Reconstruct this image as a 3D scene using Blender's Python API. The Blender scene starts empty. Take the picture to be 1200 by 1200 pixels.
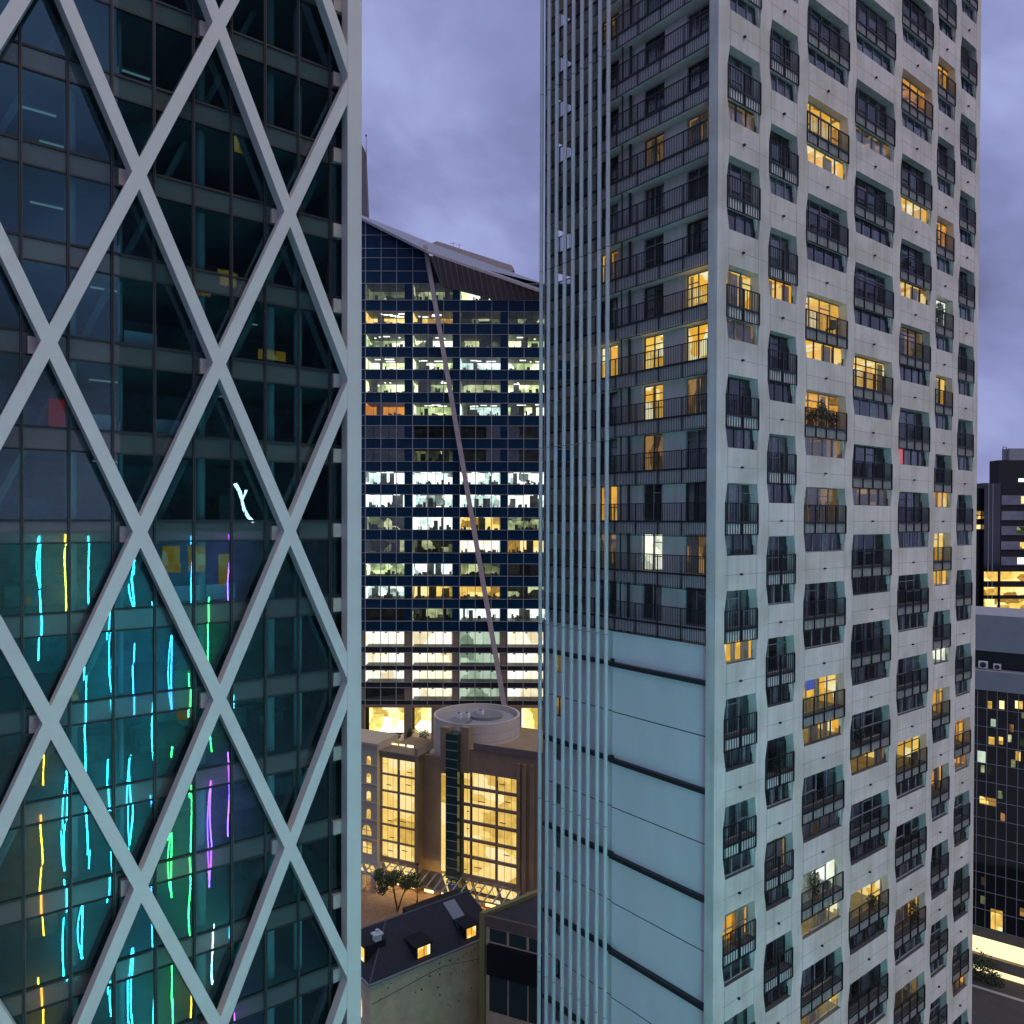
import bpy, bmesh, math, random
from mathutils import Vector, Matrix
random.seed(7)
scene = bpy.context.scene
COL = scene.collection
R_ = math.radians
ZC = 56.0                      # camera height above the street

# ------------------------------------------------------------------ camera
F_, PIT, ROL, CY = 909.32, 0.01113, 0.00294, 618.54
cd = bpy.data.cameras.new("camera")
cam = bpy.data.objects.new("camera", cd); COL.objects.link(cam)
cd.sensor_width = 36.0; cd.lens = F_ / 1200 * 36.0
cd.shift_y = (CY - 600) / 1200
cd.clip_start = 0.1; cd.clip_end = 6000
fw = Vector((0, math.cos(PIT), -math.sin(PIT)))
up0 = Vector((0, math.sin(PIT), math.cos(PIT)))
rt0 = Vector((1, 0, 0))
c_, s_ = math.cos(ROL), math.sin(ROL)
rt = rt0 * c_ + up0 * s_
up = up0 * c_ - rt0 * s_
M = Matrix.Identity(4)
for i in range(3):
    M[i][0], M[i][1], M[i][2] = rt[i], up[i], -fw[i]
M[0][3], M[1][3], M[2][3] = 0, 0, ZC
cam.matrix_world = M
scene.camera = cam

# ------------------------------------------------------------------ world, sun, exposure
SUN_EL, SUN_AZ = R_(60), R_(128)          # azimuth clockwise from +Y
w = bpy.data.worlds.new("World"); scene.world = w; w.use_nodes = True
nt = w.node_tree; N = nt.nodes; Lk = nt.links
bg = N["Background"]
sky = N.new("ShaderNodeTexSky"); sky.sky_type = 'NISHITA'; sky.sun_disc = False
sky.sun_elevation = R_(3); sky.sun_rotation = SUN_AZ
sky.air_density = 1.4; sky.dust_density = 1.5; sky.ozone_density = 3.0
tc = N.new("ShaderNodeTexCoord")
mp = N.new("ShaderNodeMapping"); mp.inputs["Scale"].default_value = (1.5, 1.5, 2.4)
mp.inputs["Location"].default_value = (0.3, 0.9, 0.2)
n1 = N.new("ShaderNodeTexNoise"); n1.inputs["Scale"].default_value = 2.1; n1.inputs["Detail"].default_value = 7; n1.inputs["Roughness"].default_value = 0.5
n1.inputs["Distortion"].default_value = 0.3
cr = N.new("ShaderNodeValToRGB")
e = cr.color_ramp.elements
e[0].position = 0.33; e[0].color = (1.15, 1.25, 2.3, 1)
e[1].position = 0.64; e[1].color = (4.5, 5.1, 8.9, 1)
x = cr.color_ramp.elements.new(0.43); x.color = (2.35, 2.60, 4.9, 1)
x = cr.color_ramp.elements.new(0.54); x.color = (3.35, 3.70, 7.1, 1)
mx = N.new("ShaderNodeMixRGB"); mx.inputs[0].default_value = 0.88
Lk.new(tc.outputs["Generated"], mp.inputs[0]); Lk.new(mp.outputs[0], n1.inputs["Vector"])
Lk.new(n1.outputs["Fac"], cr.inputs[0])
Lk.new(sky.outputs[0], mx.inputs[1]); Lk.new(cr.outputs[0], mx.inputs[2])
Lk.new(mx.outputs[0], bg.inputs["Color"])
bg.inputs["Strength"].default_value = 0.075

sl = bpy.data.lights.new("sun", 'SUN'); so = bpy.data.objects.new("sun", sl); COL.objects.link(so)
sl.energy = 1.05; sl.angle = R_(38); sl.color = (1.0, 0.88, 0.76)
sd = Vector((math.sin(SUN_AZ) * math.cos(SUN_EL), math.cos(SUN_AZ) * math.cos(SUN_EL), math.sin(SUN_EL)))
so.rotation_euler = sd.to_track_quat('Z', 'Y').to_euler()
so.location = (0, -40, 160)

scene.view_settings.view_transform = 'Standard'
scene.view_settings.look = 'None'
scene.view_settings.exposure = 0.25
scene.view_settings.gamma = 1.0
scene.render.engine = 'CYCLES'
scene.cycles.use_denoising = True
scene.cycles.max_bounces = 8
scene.cycles.transparent_max_bounces = 16
scene.cycles.sample_clamp_indirect = 4.0

# ------------------------------------------------------------------ helpers
def ray(px, py):
    a, b = px - 600, py - CY
    u = a * c_ + b * s_; v = -a * s_ + b * c_
    cp, sp = math.cos(PIT), math.sin(PIT)
    return Vector((u, F_ * cp - v * sp, -v * cp - F_ * sp))
def hit(px, py, P, n):
    """world point (z relative to the camera) of the ray on a vertical plane"""
    r = ray(px, py); k = (n[0] * P[0] + n[1] * P[1]) / (r[0] * n[0] + r[1] * n[1])
    return r * k
def hitz(px, py, z):
    r = ray(px, py); return r * (z / r[2])

def principled(name, base, rough=0.6, metal=0.0, var=0.12, scale=0.6, streak=False, bump=0.0, spec=0.5, coat=0.0):
    m = bpy.data.materials.new(name); m.use_nodes = True
    nt = m.node_tree; b = nt.nodes["Principled BSDF"]
    b.inputs["Roughness"].default_value = rough; b.inputs["Metallic"].default_value = metal
    b.inputs["Specular IOR Level"].default_value = spec
    if coat: b.inputs["Coat Weight"].default_value = coat; b.inputs["Coat Roughness"].default_value = 0.02
    tc = nt.nodes.new("ShaderNodeTexCoord"); mp = nt.nodes.new("ShaderNodeMapping")
    mp.inputs["Scale"].default_value = (scale, scale, scale * (0.18 if streak else 1))
    n = nt.nodes.new("ShaderNodeTexNoise"); n.inputs["Scale"].default_value = 1.0; n.inputs["Detail"].default_value = 6
    n.inputs["Roughness"].default_value = 0.65
    r = nt.nodes.new("ShaderNodeValToRGB")
    r.color_ramp.elements[0].position = 0.3; r.color_ramp.elements[1].position = 0.7
    lo = [max(0, c * (1 - var)) for c in base]; hi = [min(1, c * (1 + var)) for c in base]
    r.color_ramp.elements[0].color = (*lo, 1); r.color_ramp.elements[1].color = (*hi, 1)
    nt.links.new(tc.outputs["Object"], mp.inputs[0]); nt.links.new(mp.outputs[0], n.inputs["Vector"])
    nt.links.new(n.outputs["Fac"], r.inputs[0]); nt.links.new(r.outputs[0], b.inputs["Base Color"])
    if bump:
        bn = nt.nodes.new("ShaderNodeBump"); bn.inputs["Strength"].default_value = bump; bn.inputs["Distance"].default_value = 0.05
        nt.links.new(n.outputs["Fac"], bn.inputs["Height"]); nt.links.new(bn.outputs[0], b.inputs["Normal"])
    return m
def glass(name, tint, refl, rough=0.0, wob=0.0, wscale=0.6, ior=1.5, gcol=(1, 1, 1)):
    m = bpy.data.materials.new(name); m.use_nodes = True
    nt = m.node_tree; nt.nodes.remove(nt.nodes["Principled BSDF"]); out = nt.nodes["Material Output"]
    t = nt.nodes.new("ShaderNodeBsdfTransparent"); t.inputs[0].default_value = (*tint, 1)
    g = nt.nodes.new("ShaderNodeBsdfGlossy"); g.inputs["Roughness"].default_value = rough
    g.inputs[0].default_value = (*gcol, 1)
    fr = nt.nodes.new("ShaderNodeFresnel"); fr.inputs[0].default_value = ior
    ad = nt.nodes.new("ShaderNodeMath"); ad.operation = 'ADD'; ad.use_clamp = True; ad.inputs[1].default_value = refl
    mx = nt.nodes.new("ShaderNodeMixShader")
    nt.links.new(fr.outputs[0], ad.inputs[0]); nt.links.new(ad.outputs[0], mx.inputs[0])
    nt.links.new(t.outputs[0], mx.inputs[1]); nt.links.new(g.outputs[0], mx.inputs[2])
    nt.links.new(mx.outputs[0], out.inputs[0])
    if wob:
        tc = nt.nodes.new("ShaderNodeTexCoord"); mp = nt.nodes.new("ShaderNodeMapping"); mp.inputs["Scale"].default_value = (1, 1, 0.45)
        n = nt.nodes.new("ShaderNodeTexNoise"); n.inputs["Scale"].default_value = wscale; n.inputs["Detail"].default_value = 1.0
        bn = nt.nodes.new("ShaderNodeBump"); bn.inputs["Strength"].default_value = 1.0; bn.inputs["Distance"].default_value = wob
        nt.links.new(tc.outputs["Object"], mp.inputs[0]); nt.links.new(mp.outputs[0], n.inputs["Vector"])
        nt.links.new(n.outputs["Fac"], bn.inputs["Height"])
        nt.links.new(bn.outputs[0], g.inputs["Normal"])
    return m
def emit(name, color, strength):
    m = bpy.data.materials.new(name); m.use_nodes = True
    nt = m.node_tree; nt.nodes.remove(nt.nodes["Principled BSDF"])
    em = nt.nodes.new("ShaderNodeEmission"); em.inputs[0].default_value = (*color, 1); em.inputs[1].default_value = strength
    nt.links.new(em.outputs[0], nt.nodes["Material Output"].inputs[0])
    return m
def room(name, cols, strength, sx=0.8, sz=0.5, rot=0.0, contrast=(0.25, 0.75)):
    """a lit interior: cells of different brightness (walls, blinds, shelves) seen behind glass"""
    m = bpy.data.materials.new(name); m.use_nodes = True
    nt = m.node_tree; nt.nodes.remove(nt.nodes["Principled BSDF"])
    em = nt.nodes.new("ShaderNodeEmission"); em.inputs[1].default_value = strength
    tc = nt.nodes.new("ShaderNodeTexCoord"); mp = nt.nodes.new("ShaderNodeMapping")
    mp.inputs["Scale"].default_value = (sx, sx, sz)
    v = nt.nodes.new("ShaderNodeTexVoronoi"); v.distance = 'CHEBYCHEV'; v.inputs["Scale"].default_value = 1.0
    n = nt.nodes.new("ShaderNodeTexNoise"); n.inputs["Scale"].default_value = 0.9; n.inputs["Detail"].default_value = 3
    sp = nt.nodes.new("ShaderNodeSeparateColor")
    ad = nt.nodes.new("ShaderNodeMath"); ad.operation = 'MULTIPLY_ADD'; ad.inputs[1].default_value = 0.62
    n2 = nt.nodes.new("ShaderNodeMath"); n2.operation = 'MULTIPLY'; n2.inputs[1].default_value = 0.40
    r = nt.nodes.new("ShaderNodeValToRGB")
    els = r.color_ramp.elements
    k = len(cols)
    els[0].position = contrast[0]; els[0].color = (*cols[0], 1); els[1].position = contrast[1]; els[1].color = (*cols[-1], 1)
    for i in range(1, k - 1):
        q = els.new(contrast[0] + (contrast[1] - contrast[0]) * i / (k - 1)); q.color = (*cols[i], 1)
    nt.links.new(tc.outputs["Object"], mp.inputs[0])
    nt.links.new(mp.outputs[0], v.inputs["Vector"]); nt.links.new(tc.outputs["Object"], n.inputs["Vector"])
    nt.links.new(v.outputs["Color"], sp.inputs[0])
    nt.links.new(n.outputs["Fac"], n2.inputs[0])
    nt.links.new(sp.outputs[0], ad.inputs[0]); nt.links.new(n2.outputs[0], ad.inputs[2])
    nt.links.new(ad.outputs[0], r.inputs[0]); nt.links.new(r.outputs[0], em.inputs[0])
    nt.links.new(em.outputs[0], nt.nodes["Material Output"].inputs[0])
    return m

class MB:
    """collects faces with material slots; build() links them as ONE mesh object"""
    def __init__(s, zo=ZC): s.v = []; s.f = []; s.m = []; s.zo = zo
    def face(s, pts, m=0):
        i = len(s.v); s.v += [(p[0], p[1], p[2] + s.zo) for p in pts]; s.f.append(tuple(range(i, i + len(pts)))); s.m.append(m)
    def hexa(s, p, m=0):
        i = len(s.v); s.v += [(q[0], q[1], q[2] + s.zo) for q in p]
        for f in ((0, 3, 2, 1), (4, 5, 6, 7), (0, 1, 5, 4), (1, 2, 6, 5), (2, 3, 7, 6), (3, 0, 4, 7)):
            s.f.append(tuple(i + k for k in f)); s.m.append(m)
    def box(s, x0, x1, y0, y1, z0, z1, m=0):
        s.hexa([(x0, y0, z0), (x1, y0, z0), (x1, y1, z0), (x0, y1, z0), (x0, y0, z1), (x1, y0, z1), (x1, y1, z1), (x0, y1, z1)], m)
    def prism_y(s, pts, y0, y1, m=0):
        """polygon in x,z extruded along y"""
        n = len(pts); i = len(s.v)
        s.v += [(p[0], y0, p[1] + s.zo) for p in pts] + [(p[0], y1, p[1] + s.zo) for p in pts]
        s.f.append(tuple(range(i, i + n))); s.f.append(tuple(range(i + 2 * n - 1, i + n - 1, -1))); s.m += [m, m]
        for k in range(n):
            j = (k + 1) % n; s.f.append((i + k, i + n + k, i + n + j, i + j)); s.m.append(m)
    def prism_z(s, pts, z0, z1, m=0, top=None):
        n = len(pts); i = len(s.v)
        s.v += [(p[0], p[1], z0 + s.zo) for p in pts] + [(p[0], p[1], z1 + s.zo) for p in pts]
        s.f.append(tuple(range(i + n - 1, i - 1, -1))); s.f.append(tuple(range(i + n, i + 2 * n))); s.m += [m, m if top is None else top]
        for k in range(n):
            j = (k + 1) % n; s.f.append((i + k, i + j, i + n + j, i + n + k)); s.m.append(m)
    def tube(s, p, q, r0, r1=None, n=8, m=0, caps=True):
        r1 = r0 if r1 is None else r1
        p = Vector(p); q = Vector(q); d = (q - p).normalized()
        a = d.orthogonal().normalized(); b = d.cross(a); i = len(s.v)
        for c, r in ((p, r0), (q, r1)):
            for k in range(n):
                t = 2 * math.pi * k / n; w = c + (a * math.cos(t) + b * math.sin(t)) * r
                s.v.append((w[0], w[1], w[2] + s.zo))
        for k in range(n):
            j = (k + 1) % n; s.f.append((i + k, i + j, i + n + j, i + n + k)); s.m.append(m)
        if caps:
            s.f.append(tuple(i + n - 1 - k for k in range(n))); s.f.append(tuple(i + n + k for k in range(n))); s.m += [m, m]
    def build(s, name, mats, parent=None, smooth=False, bevel=0):
        me = bpy.data.meshes.new(name); me.from_pydata(s.v, [], s.f)
        if not isinstance(mats, (list, tuple)): mats = [mats]
        for m in mats: me.materials.append(m)
        me.polygons.foreach_set("material_index", s.m)
        if smooth: me.polygons.foreach_set("use_smooth", [True] * len(s.f))
        me.update()
        o = bpy.data.objects.new(name, me); COL.objects.link(o)
        if parent: o.parent = parent
        if bevel:
            b = o.modifiers.new("bevel", 'BEVEL'); b.width = bevel; b.segments = 2; b.limit_method = 'ANGLE'
        return o
def tag(o, label=None, cat=None, group=None, kind=None):
    if label: o["label"] = label
    if cat: o["category"] = cat
    if group: o["group"] = group
    if kind: o["kind"] = kind
    return o
def thing(name, label, cat, loc, rz=0, group=None):
    o = bpy.data.objects.new(name, None); COL.objects.link(o)
    o.location = (loc[0], loc[1], loc[2] if len(loc) > 2 else 0); o.rotation_euler = (0, 0, rz); o.empty_display_size = 0.5
    return tag(o, label, cat, group)

# ------------------------------------------------------------------ materials
def precast(name, base):
    m = principled(name, base, 0.82, var=0.10, scale=0.5)
    nt = m.node_tree; b = nt.nodes["Principled BSDF"]; prev = b.inputs["Base Color"].links[0].from_socket
    tc = nt.nodes.new("ShaderNodeTexCoord")
    def layer(scale, lo, pos0, pos1, detail=5):
        nonlocal prev
        mp = nt.nodes.new("ShaderNodeMapping"); mp.inputs["Scale"].default_value = scale
        n = nt.nodes.new("ShaderNodeTexNoise"); n.inputs["Scale"].default_value = 1.0; n.inputs["Detail"].default_value = detail
        r = nt.nodes.new("ShaderNodeValToRGB"); r.color_ramp.elements[0].position = pos0; r.color_ramp.elements[1].position = pos1
        r.color_ramp.elements[0].color = (lo, lo, lo * 0.97, 1); r.color_ramp.elements[1].color = (1, 1, 1, 1)
        mx = nt.nodes.new("ShaderNodeMixRGB"); mx.blend_type = 'MULTIPLY'; mx.inputs[0].default_value = 1
        nt.links.new(tc.outputs["Object"], mp.inputs[0]); nt.links.new(mp.outputs[0], n.inputs["Vector"]); nt.links.new(n.outputs["Fac"], r.inputs[0])
        nt.links.new(prev, mx.inputs[1]); nt.links.new(r.outputs[0], mx.inputs[2]); prev = mx.outputs[0]
    layer((3.2, 3.2, 0.12), 0.91, 0.36, 0.55)        # rain streaks
    layer((0.9, 0.9, 0.06), 0.92, 0.38, 0.6)         # broad runs
    layer((0.28, 0.28, 0.33), 0.88, 0.42, 0.52, 0.0) # panels of slightly different casts
    nt.links.new(prev, b.inputs["Base Color"])
    return m
M_conc   = precast("white_precast", (0.77, 0.725, 0.675))
M_tile   = principled("balcony_tile", (0.10, 0.10, 0.105), 0.8, var=0.3, scale=2.5)
M_joint  = principled("joint", (0.30, 0.30, 0.31), 0.9)
M_render = precast("pale_render", (0.70, 0.70, 0.68))
M_soffit = principled("soffit", (0.76, 0.74, 0.70), 0.9, var=0.08)
M_fin    = principled("fin_paint", (0.70, 0.70, 0.69), 0.55, var=0.05)
M_rail   = principled("rail_metal", (0.018, 0.019, 0.024), 0.5, metal=0.2)
M_dark   = principled("dark_metal", (0.02, 0.022, 0.025), 0.5)
M_frame  = principled("window_frame", (0.30, 0.31, 0.32), 0.5)
M_dframe = principled("dark_frame", (0.06, 0.06, 0.065), 0.5)
M_pane   = glass("pane", (0.78, 0.84, 0.84), 0.05, ior=1.5)
M_inner  = principled("dim_interior", (0.24, 0.25, 0.24), 0.9, var=0.4, scale=0.9)
M_curt   = principled("curtain", (0.60, 0.62, 0.61), 0.95, var=0.3, scale=2.5)
M_pinkc  = emit("pink_curtain_glow", (0.75, 0.12, 0.14), 0.75)  # glow put into the cloth in place of room light behind it
M_diag   = principled("diagrid_paint", (0.64, 0.62, 0.595), 0.42, var=0.06, scale=0.4)
M_brack  = principled("bracket_paint", (0.46, 0.38, 0.35), 0.6)
M_lglass = glass("tower_glass", (0.52, 0.80, 0.82), 0.065, wob=0.0028, wscale=0.55, ior=1.5, gcol=(0.50, 0.90, 1.0))
M_mull   = principled("mullion", (0.075, 0.07, 0.075), 0.4, metal=0.5)
M_span   = principled("spandrel_glass", (0.062, 0.088, 0.088), 0.02, var=0.08, spec=0.75)
M_slab   = principled("interior_slab", (0.26, 0.28, 0.28), 0.9)
M_inwall = principled("interior_wall", (0.24, 0.28, 0.28), 0.9, var=0.5, scale=0.5)
M_icol   = principled("interior_column", (0.36, 0.40, 0.40), 0.8)
M_strip  = emit("ceiling_strip", (0.5, 0.8, 0.85), 0.16)
M_blue   = principled("blue_glass", (0.002, 0.028, 0.068), 0.3, var=0.25, scale=0.7, spec=0.16)
M_grid   = principled("pale_mullion", (0.30, 0.31, 0.33), 0.5)
M_opane  = glass("office_pane", (0.9, 0.94, 0.93), 0.03, ior=1.45)
M_furn   = principled("office_furniture", (0.12, 0.13, 0.11), 0.8, var=0.5, scale=1.2)
M_roofm  = principled("roof_metal", (0.24, 0.25, 0.28), 0.4, metal=0.3, var=0.1)
M_brown  = principled("brown_louvre", (0.17, 0.135, 0.12), 0.7)
M_stone  = principled("brown_stone", (0.23, 0.175, 0.125), 0.8, var=0.15, scale=0.5)
M_beige  = principled("beige_render", (0.30, 0.22, 0.13), 0.85, var=0.15, scale=0.5)
M_pinkst = principled("pinkish_stone", (0.42, 0.36, 0.35), 0.75, var=0.1)
M_drum   = principled("drum_cladding", (0.58, 0.53, 0.48), 0.45, var=0.06, metal=0.2)
M_herit  = principled("cream_stucco", (0.50, 0.42, 0.31), 0.9, var=0.08)
M_gglass = principled("green_glass", (0.015, 0.05, 0.04), 0.08, spec=0.8)
M_slate  = principled("slate_roof", (0.022, 0.022, 0.030), 0.7, var=0.25, scale=1.5)
M_peel   = principled("peeling_cream_wall", (0.88, 0.64, 0.42), 0.95, var=0.2, scale=0.5)
M_black  = principled("near_black", (0.010, 0.010, 0.012), 0.6)
M_bglass = principled("black_glass", (0.008, 0.010, 0.012), 0.05, spec=0.8)
M_skyglass = principled("sky_painted_glass", (0.16, 0.17, 0.20), 0.08, var=0.35, scale=0.25, spec=0.8)  # pale grey base colour stands in for reflected sky
M_grey   = principled("grey_panel", (0.30, 0.31, 0.33), 0.6, var=0.06)
M_asph   = principled("asphalt", (0.045, 0.045, 0.048), 0.9, var=0.25, scale=0.5)
M_brick  = principled("plaza_brick", (0.26, 0.17, 0.11), 0.85, var=0.3, scale=1.6)
M_leaf   = principled("leaf", (0.05, 0.085, 0.03), 0.7, var=0.5, scale=2.0)
M_leaf2  = principled("dark_leaf", (0.03, 0.06, 0.025), 0.7, var=0.5, scale=2.0)
M_bark   = principled("bark", (0.09, 0.07, 0.05), 0.9)
M_white  = principled("white_paint", (0.7, 0.7, 0.7), 0.6)
M_olive  = principled("olive_wall", (0.36, 0.32, 0.12), 0.9, var=0.15)
M_green2 = principled("teal_glazing", (0.05, 0.09, 0.08), 0.1, spec=0.7)
M_terra  = principled("terracotta", (0.30, 0.13, 0.07), 0.8)

Y1, Y2, Y3 = (1.0, 0.44, 0.03), (1.0, 0.54, 0.07), (1.0, 0.68, 0.20)
M_warm   = room("lit_flat_warm", [(0.25, 0.10, 0.015), (0.80, 0.34, 0.03), Y1, Y2, Y3], 0.95, 1.3, 0.8)
M_bright = room("lit_flat_bright", [(0.7, 0.38, 0.06), Y1, Y2, Y3, (1, 0.88, 0.55)], 1.05, 1.3, 0.8)
M_orange = room("lit_flat_orange", [(0.25, 0.08, 0.01), (0.8, 0.30, 0.04), (1.0, 0.45, 0.07), Y1], 1.0, 1.5, 0.8)
M_whiter = room("lit_flat_white", [(0.5, 0.5, 0.4), (0.9, 0.9, 0.7), (1, 1, 0.92)], 1.3, 1.3, 0.8)
M_dimw   = room("lit_flat_dim", [(0.04, 0.03, 0.015), (0.16, 0.09, 0.03), (0.42, 0.22, 0.07)], 0.8, 1.3, 0.8)
OFF = dict(
    cool=room("office_cool", [(0.10, 0.13, 0.12), (0.45, 0.6, 0.55), (0.85, 0.95, 0.88), (1, 1, 0.96), (1, 1, 1)], 1.45, 0.36, 0.40, contrast=(0.2, 0.72)),
    pale=room("office_pale", [(0.08, 0.10, 0.05), (0.32, 0.40, 0.18), (0.72, 0.80, 0.40), (0.95, 0.98, 0.62), (1, 1, 0.80)], 1.4, 0.36, 0.40, contrast=(0.22, 0.76)),
    warm=room("office_warm", [(0.30, 0.16, 0.03), (0.80, 0.50, 0.10), (1.0, 0.70, 0.18), (1, 0.82, 0.38)], 1.05, 0.36, 0.40),
    cream=room("office_cream", [(0.75, 0.60, 0.38), (1.0, 0.86, 0.58), (1, 0.94, 0.76), (1, 0.97, 0.85)], 1.15, 0.36, 0.25),
    green=room("office_green", [(0.20, 0.28, 0.20), (0.45, 0.58, 0.44), (0.66, 0.80, 0.62)], 0.8, 0.36, 0.25),
    orange=room("office_orange", [(0.55, 0.18, 0.01), (0.85, 0.32, 0.02), (1.0, 0.42, 0.03)], 0.85, 0.25, 0.15),
    dim=room("office_dim", [(0.010, 0.013, 0.008), (0.035, 0.045, 0.025), (0.14, 0.17, 0.08), (0.7, 0.75, 0.4)], 0.9, 0.42, 0.45, contrast=(0.25, 0.85)),
    dark=room("office_dark", [(0.002, 0.003, 0.004), (0.006, 0.007, 0.007), (0.02, 0.02, 0.012)], 0.8, 0.4, 0.4, contrast=(0.3, 0.9)),
)
M_shop   = room("shop_light", [(0.8, 0.42, 0.08), (1.0, 0.66, 0.22), (1, 0.85, 0.5)], 3.2, 0.5, 0.4)
M_park   = room("car_park_light", [(0.55, 0.33, 0.06), (0.92, 0.62, 0.16), (1.0, 0.74, 0.26), (1, 0.84, 0.44)], 0.86, 0.22, 0.30, contrast=(0.2, 0.8))
M_lobby  = room("lobby_light", [(0.4, 0.28, 0.05), (0.95, 0.70, 0.20), (1, 0.86, 0.42), (1, .96, 0.7)], 1.35, 0.45, 0.4)
M_screen = emit("blue_screen", (0.10, 0.16, 0.75), 0.6)

# ------------------------------------------------------------------ ground
g = MB(); g.face([(-1500, -600, -ZC), (1500, -600, -ZC), (1500, 3000, -ZC), (-1500, 3000, -ZC)])
tag(g.build("ground", M_asph), kind="structure")

# ================================================================== the white apartment tower
CX, CYY = 11.0775, 42.199
PHI = 0.90008
D = (math.sin(PHI), math.cos(PHI)); E_ = (-D[1], D[0])
ROT = math.atan2(D[1], D[0])
TOP, BOT = 50.0, -ZC
APT = thing("apartment_tower", "tall white apartment tower with stacked balconies in staggered hexagonal openings", "apartment tower", (CX, CYY, 0), ROT)
LEN, DEP = 34.47, 14.9
cols = [(0.81, 3.93, 1.03, 3.82, 2.29), (4.78, 7.82, 5.0, 7.69, 6.22), (8.72, 13.73, 8.92, 13.55, 11.09), (14.48, 19.96, 14.71, 19.80, 17.15),
        (20.87, 25.81, 21.1, 25.67, 23.23), (26.60, 29.72, 26.82, 29.62, 28.09), (30.61, 33.70, 30.83, 33.56, 32.04)]
KR = {1: (-15, 15), 2: (-14, 16), 3: (-15, 15), 4: (-16, 16), 5: (-17, 17), 6: (-18, 18), 7: (-19, 19)}
LIT = {(3,9,'u'):'warm',(3,9,'l'):'bright',(4,10,'l'):'dim',(5,11,'u'):'orange',(5,9,'l'):'bright',(6,12,'u'):'orange',(1,9,'l'):'dim',
 (6,8,'u'):'orange',(1,5,'u'):'warm',(1,5,'l'):'dim',(2,6,'l'):'warm',(3,5,'u'):'bright',(3,5,'l'):'bright',(5,7,'l'):'warm',(6,6,'u'):'white',
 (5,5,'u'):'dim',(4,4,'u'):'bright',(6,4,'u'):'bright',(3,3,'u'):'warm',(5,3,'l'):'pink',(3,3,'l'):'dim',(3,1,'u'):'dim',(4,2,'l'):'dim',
 (6,2,'l'):'warm',(6,0,'u'):'bright',(6,0,'l'):'bright',(1,-1,'l'):'bright',(6,-2,'l'):'white',(3,-3,'u'):'bright',(3,-3,'l'):'bright',
 (6,-4,'u'):'warm',(4,-4,'l'):'warm',(5,-5,'u'):'bright',(7,-5,'u'):'orange',(7,-5,'l'):'orange',(6,-6,'u'):'orange',(3,-5,'l'):'dim',
 (3,-7,'u'):'white',(3,-7,'l'):'bright',(4,-8,'u'):'bright',(5,-9,'u'):'orange',(1,-7,'u'):'warm',(5,-11,'u'):'dim',(3,-9,'l'):'bright',
 (7,-11,'l'):'orange',(2,-6,'u'):'dim'}
LM = dict(warm=M_warm, bright=M_bright, orange=M_orange, white=M_whiter, dim=M_dimw, pink=M_pinkc)
RECESS = 0.58
wall = MB()
# pillars of the right face
xs = [0.0] + [v for c in cols for v in (c[0], c[1])] + [LEN]
for i in range(0, len(xs), 2):
    wall.face([(xs[i], 0, BOT), (xs[i + 1], 0, BOT), (xs[i + 1], 0, TOP), (xs[i], 0, TOP)])
def opening(k):
    zd = -0.071 + 3 * k
    return zd, zd - 0.88, zd - 1.97, zd - 3.07, zd - 3.80, zd - 4.93
openings = []
for ci, (a, b, ai, bi, dx) in enumerate(cols, 1):
    par = 1 if ci % 2 else 0
    ks = [k for k in range(KR[ci][1], KR[ci][0] - 1, -1) if (k % 2) == par]
    zprev = TOP
    for k in ks:
        zd, zt, zr, zs, zb, zo = opening(k)
        wall.face([(a, 0, zt), (b, 0, zt), (b, 0, zprev), (a, 0, zprev)])
        for (x0, x1) in ((a, ai), (b, bi)):
            wall.face([(x0, 0, zt), (x1, 0, zt), (x0, 0, zr)])
            wall.face([(x0, 0, zo), (x1, 0, zo), (x0, 0, zb)])
        P = [(ai, zt), (bi, zt), (b, zr), (b, zb), (bi, zo), (ai, zo), (a, zb), (a, zr)]
        for q in range(8):
            p, n = P[q], P[(q + 1) % 8]
            wall.face([(p[0], 0, p[1]), (n[0], 0, n[1]), (n[0], RECESS, n[1]), (p[0], RECESS, p[1])], 2 if q == 4 else 0)
        # thin joints and the outline of the spandrel panel
        t = 0.012
        wall.box(a + .02, b - .02, -0.003, 0.01, zd - t, zd + t, 1)
        zl = opening(k + 2)[5]
        for xx in (ai, bi):
            wall.box(xx - t, xx + t, -0.004, 0.01, zt + .01, zl - .01, 1)
        if ci < 7:
            nx = cols[ci][0]
            wall.box(b + .01, nx - .01, -0.003, 0.01, zd - t * .8, zd + t * .8, 1)
        openings.append((ci, k))
        zprev = zo
    wall.face([(a, 0, BOT), (b, 0, BOT), (b, 0, zprev), (a, 0, zprev)])
# corner pier and the other sides
PW = 0.61
wall.face([(0, 0, BOT), (0, 0, TOP), (0, PW, TOP), (0, PW, BOT)])
wall.face([(0, PW, BOT), (0, PW, TOP), (1.0, PW, TOP), (1.0, PW, BOT)])
wall.face([(LEN, 0, BOT), (LEN, DEP, BOT), (LEN, DEP, TOP), (LEN, 0, TOP)])
wall.face([(4.2, DEP, BOT), (4.2, DEP, TOP), (LEN, DEP, TOP), (LEN, DEP, BOT)])
wall.face([(0, 0, TOP), (LEN, 0, TOP), (LEN, DEP, TOP), (0, DEP, TOP)])
wall.build("wall", [M_conc, M_joint, M_dframe], APT)

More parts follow.
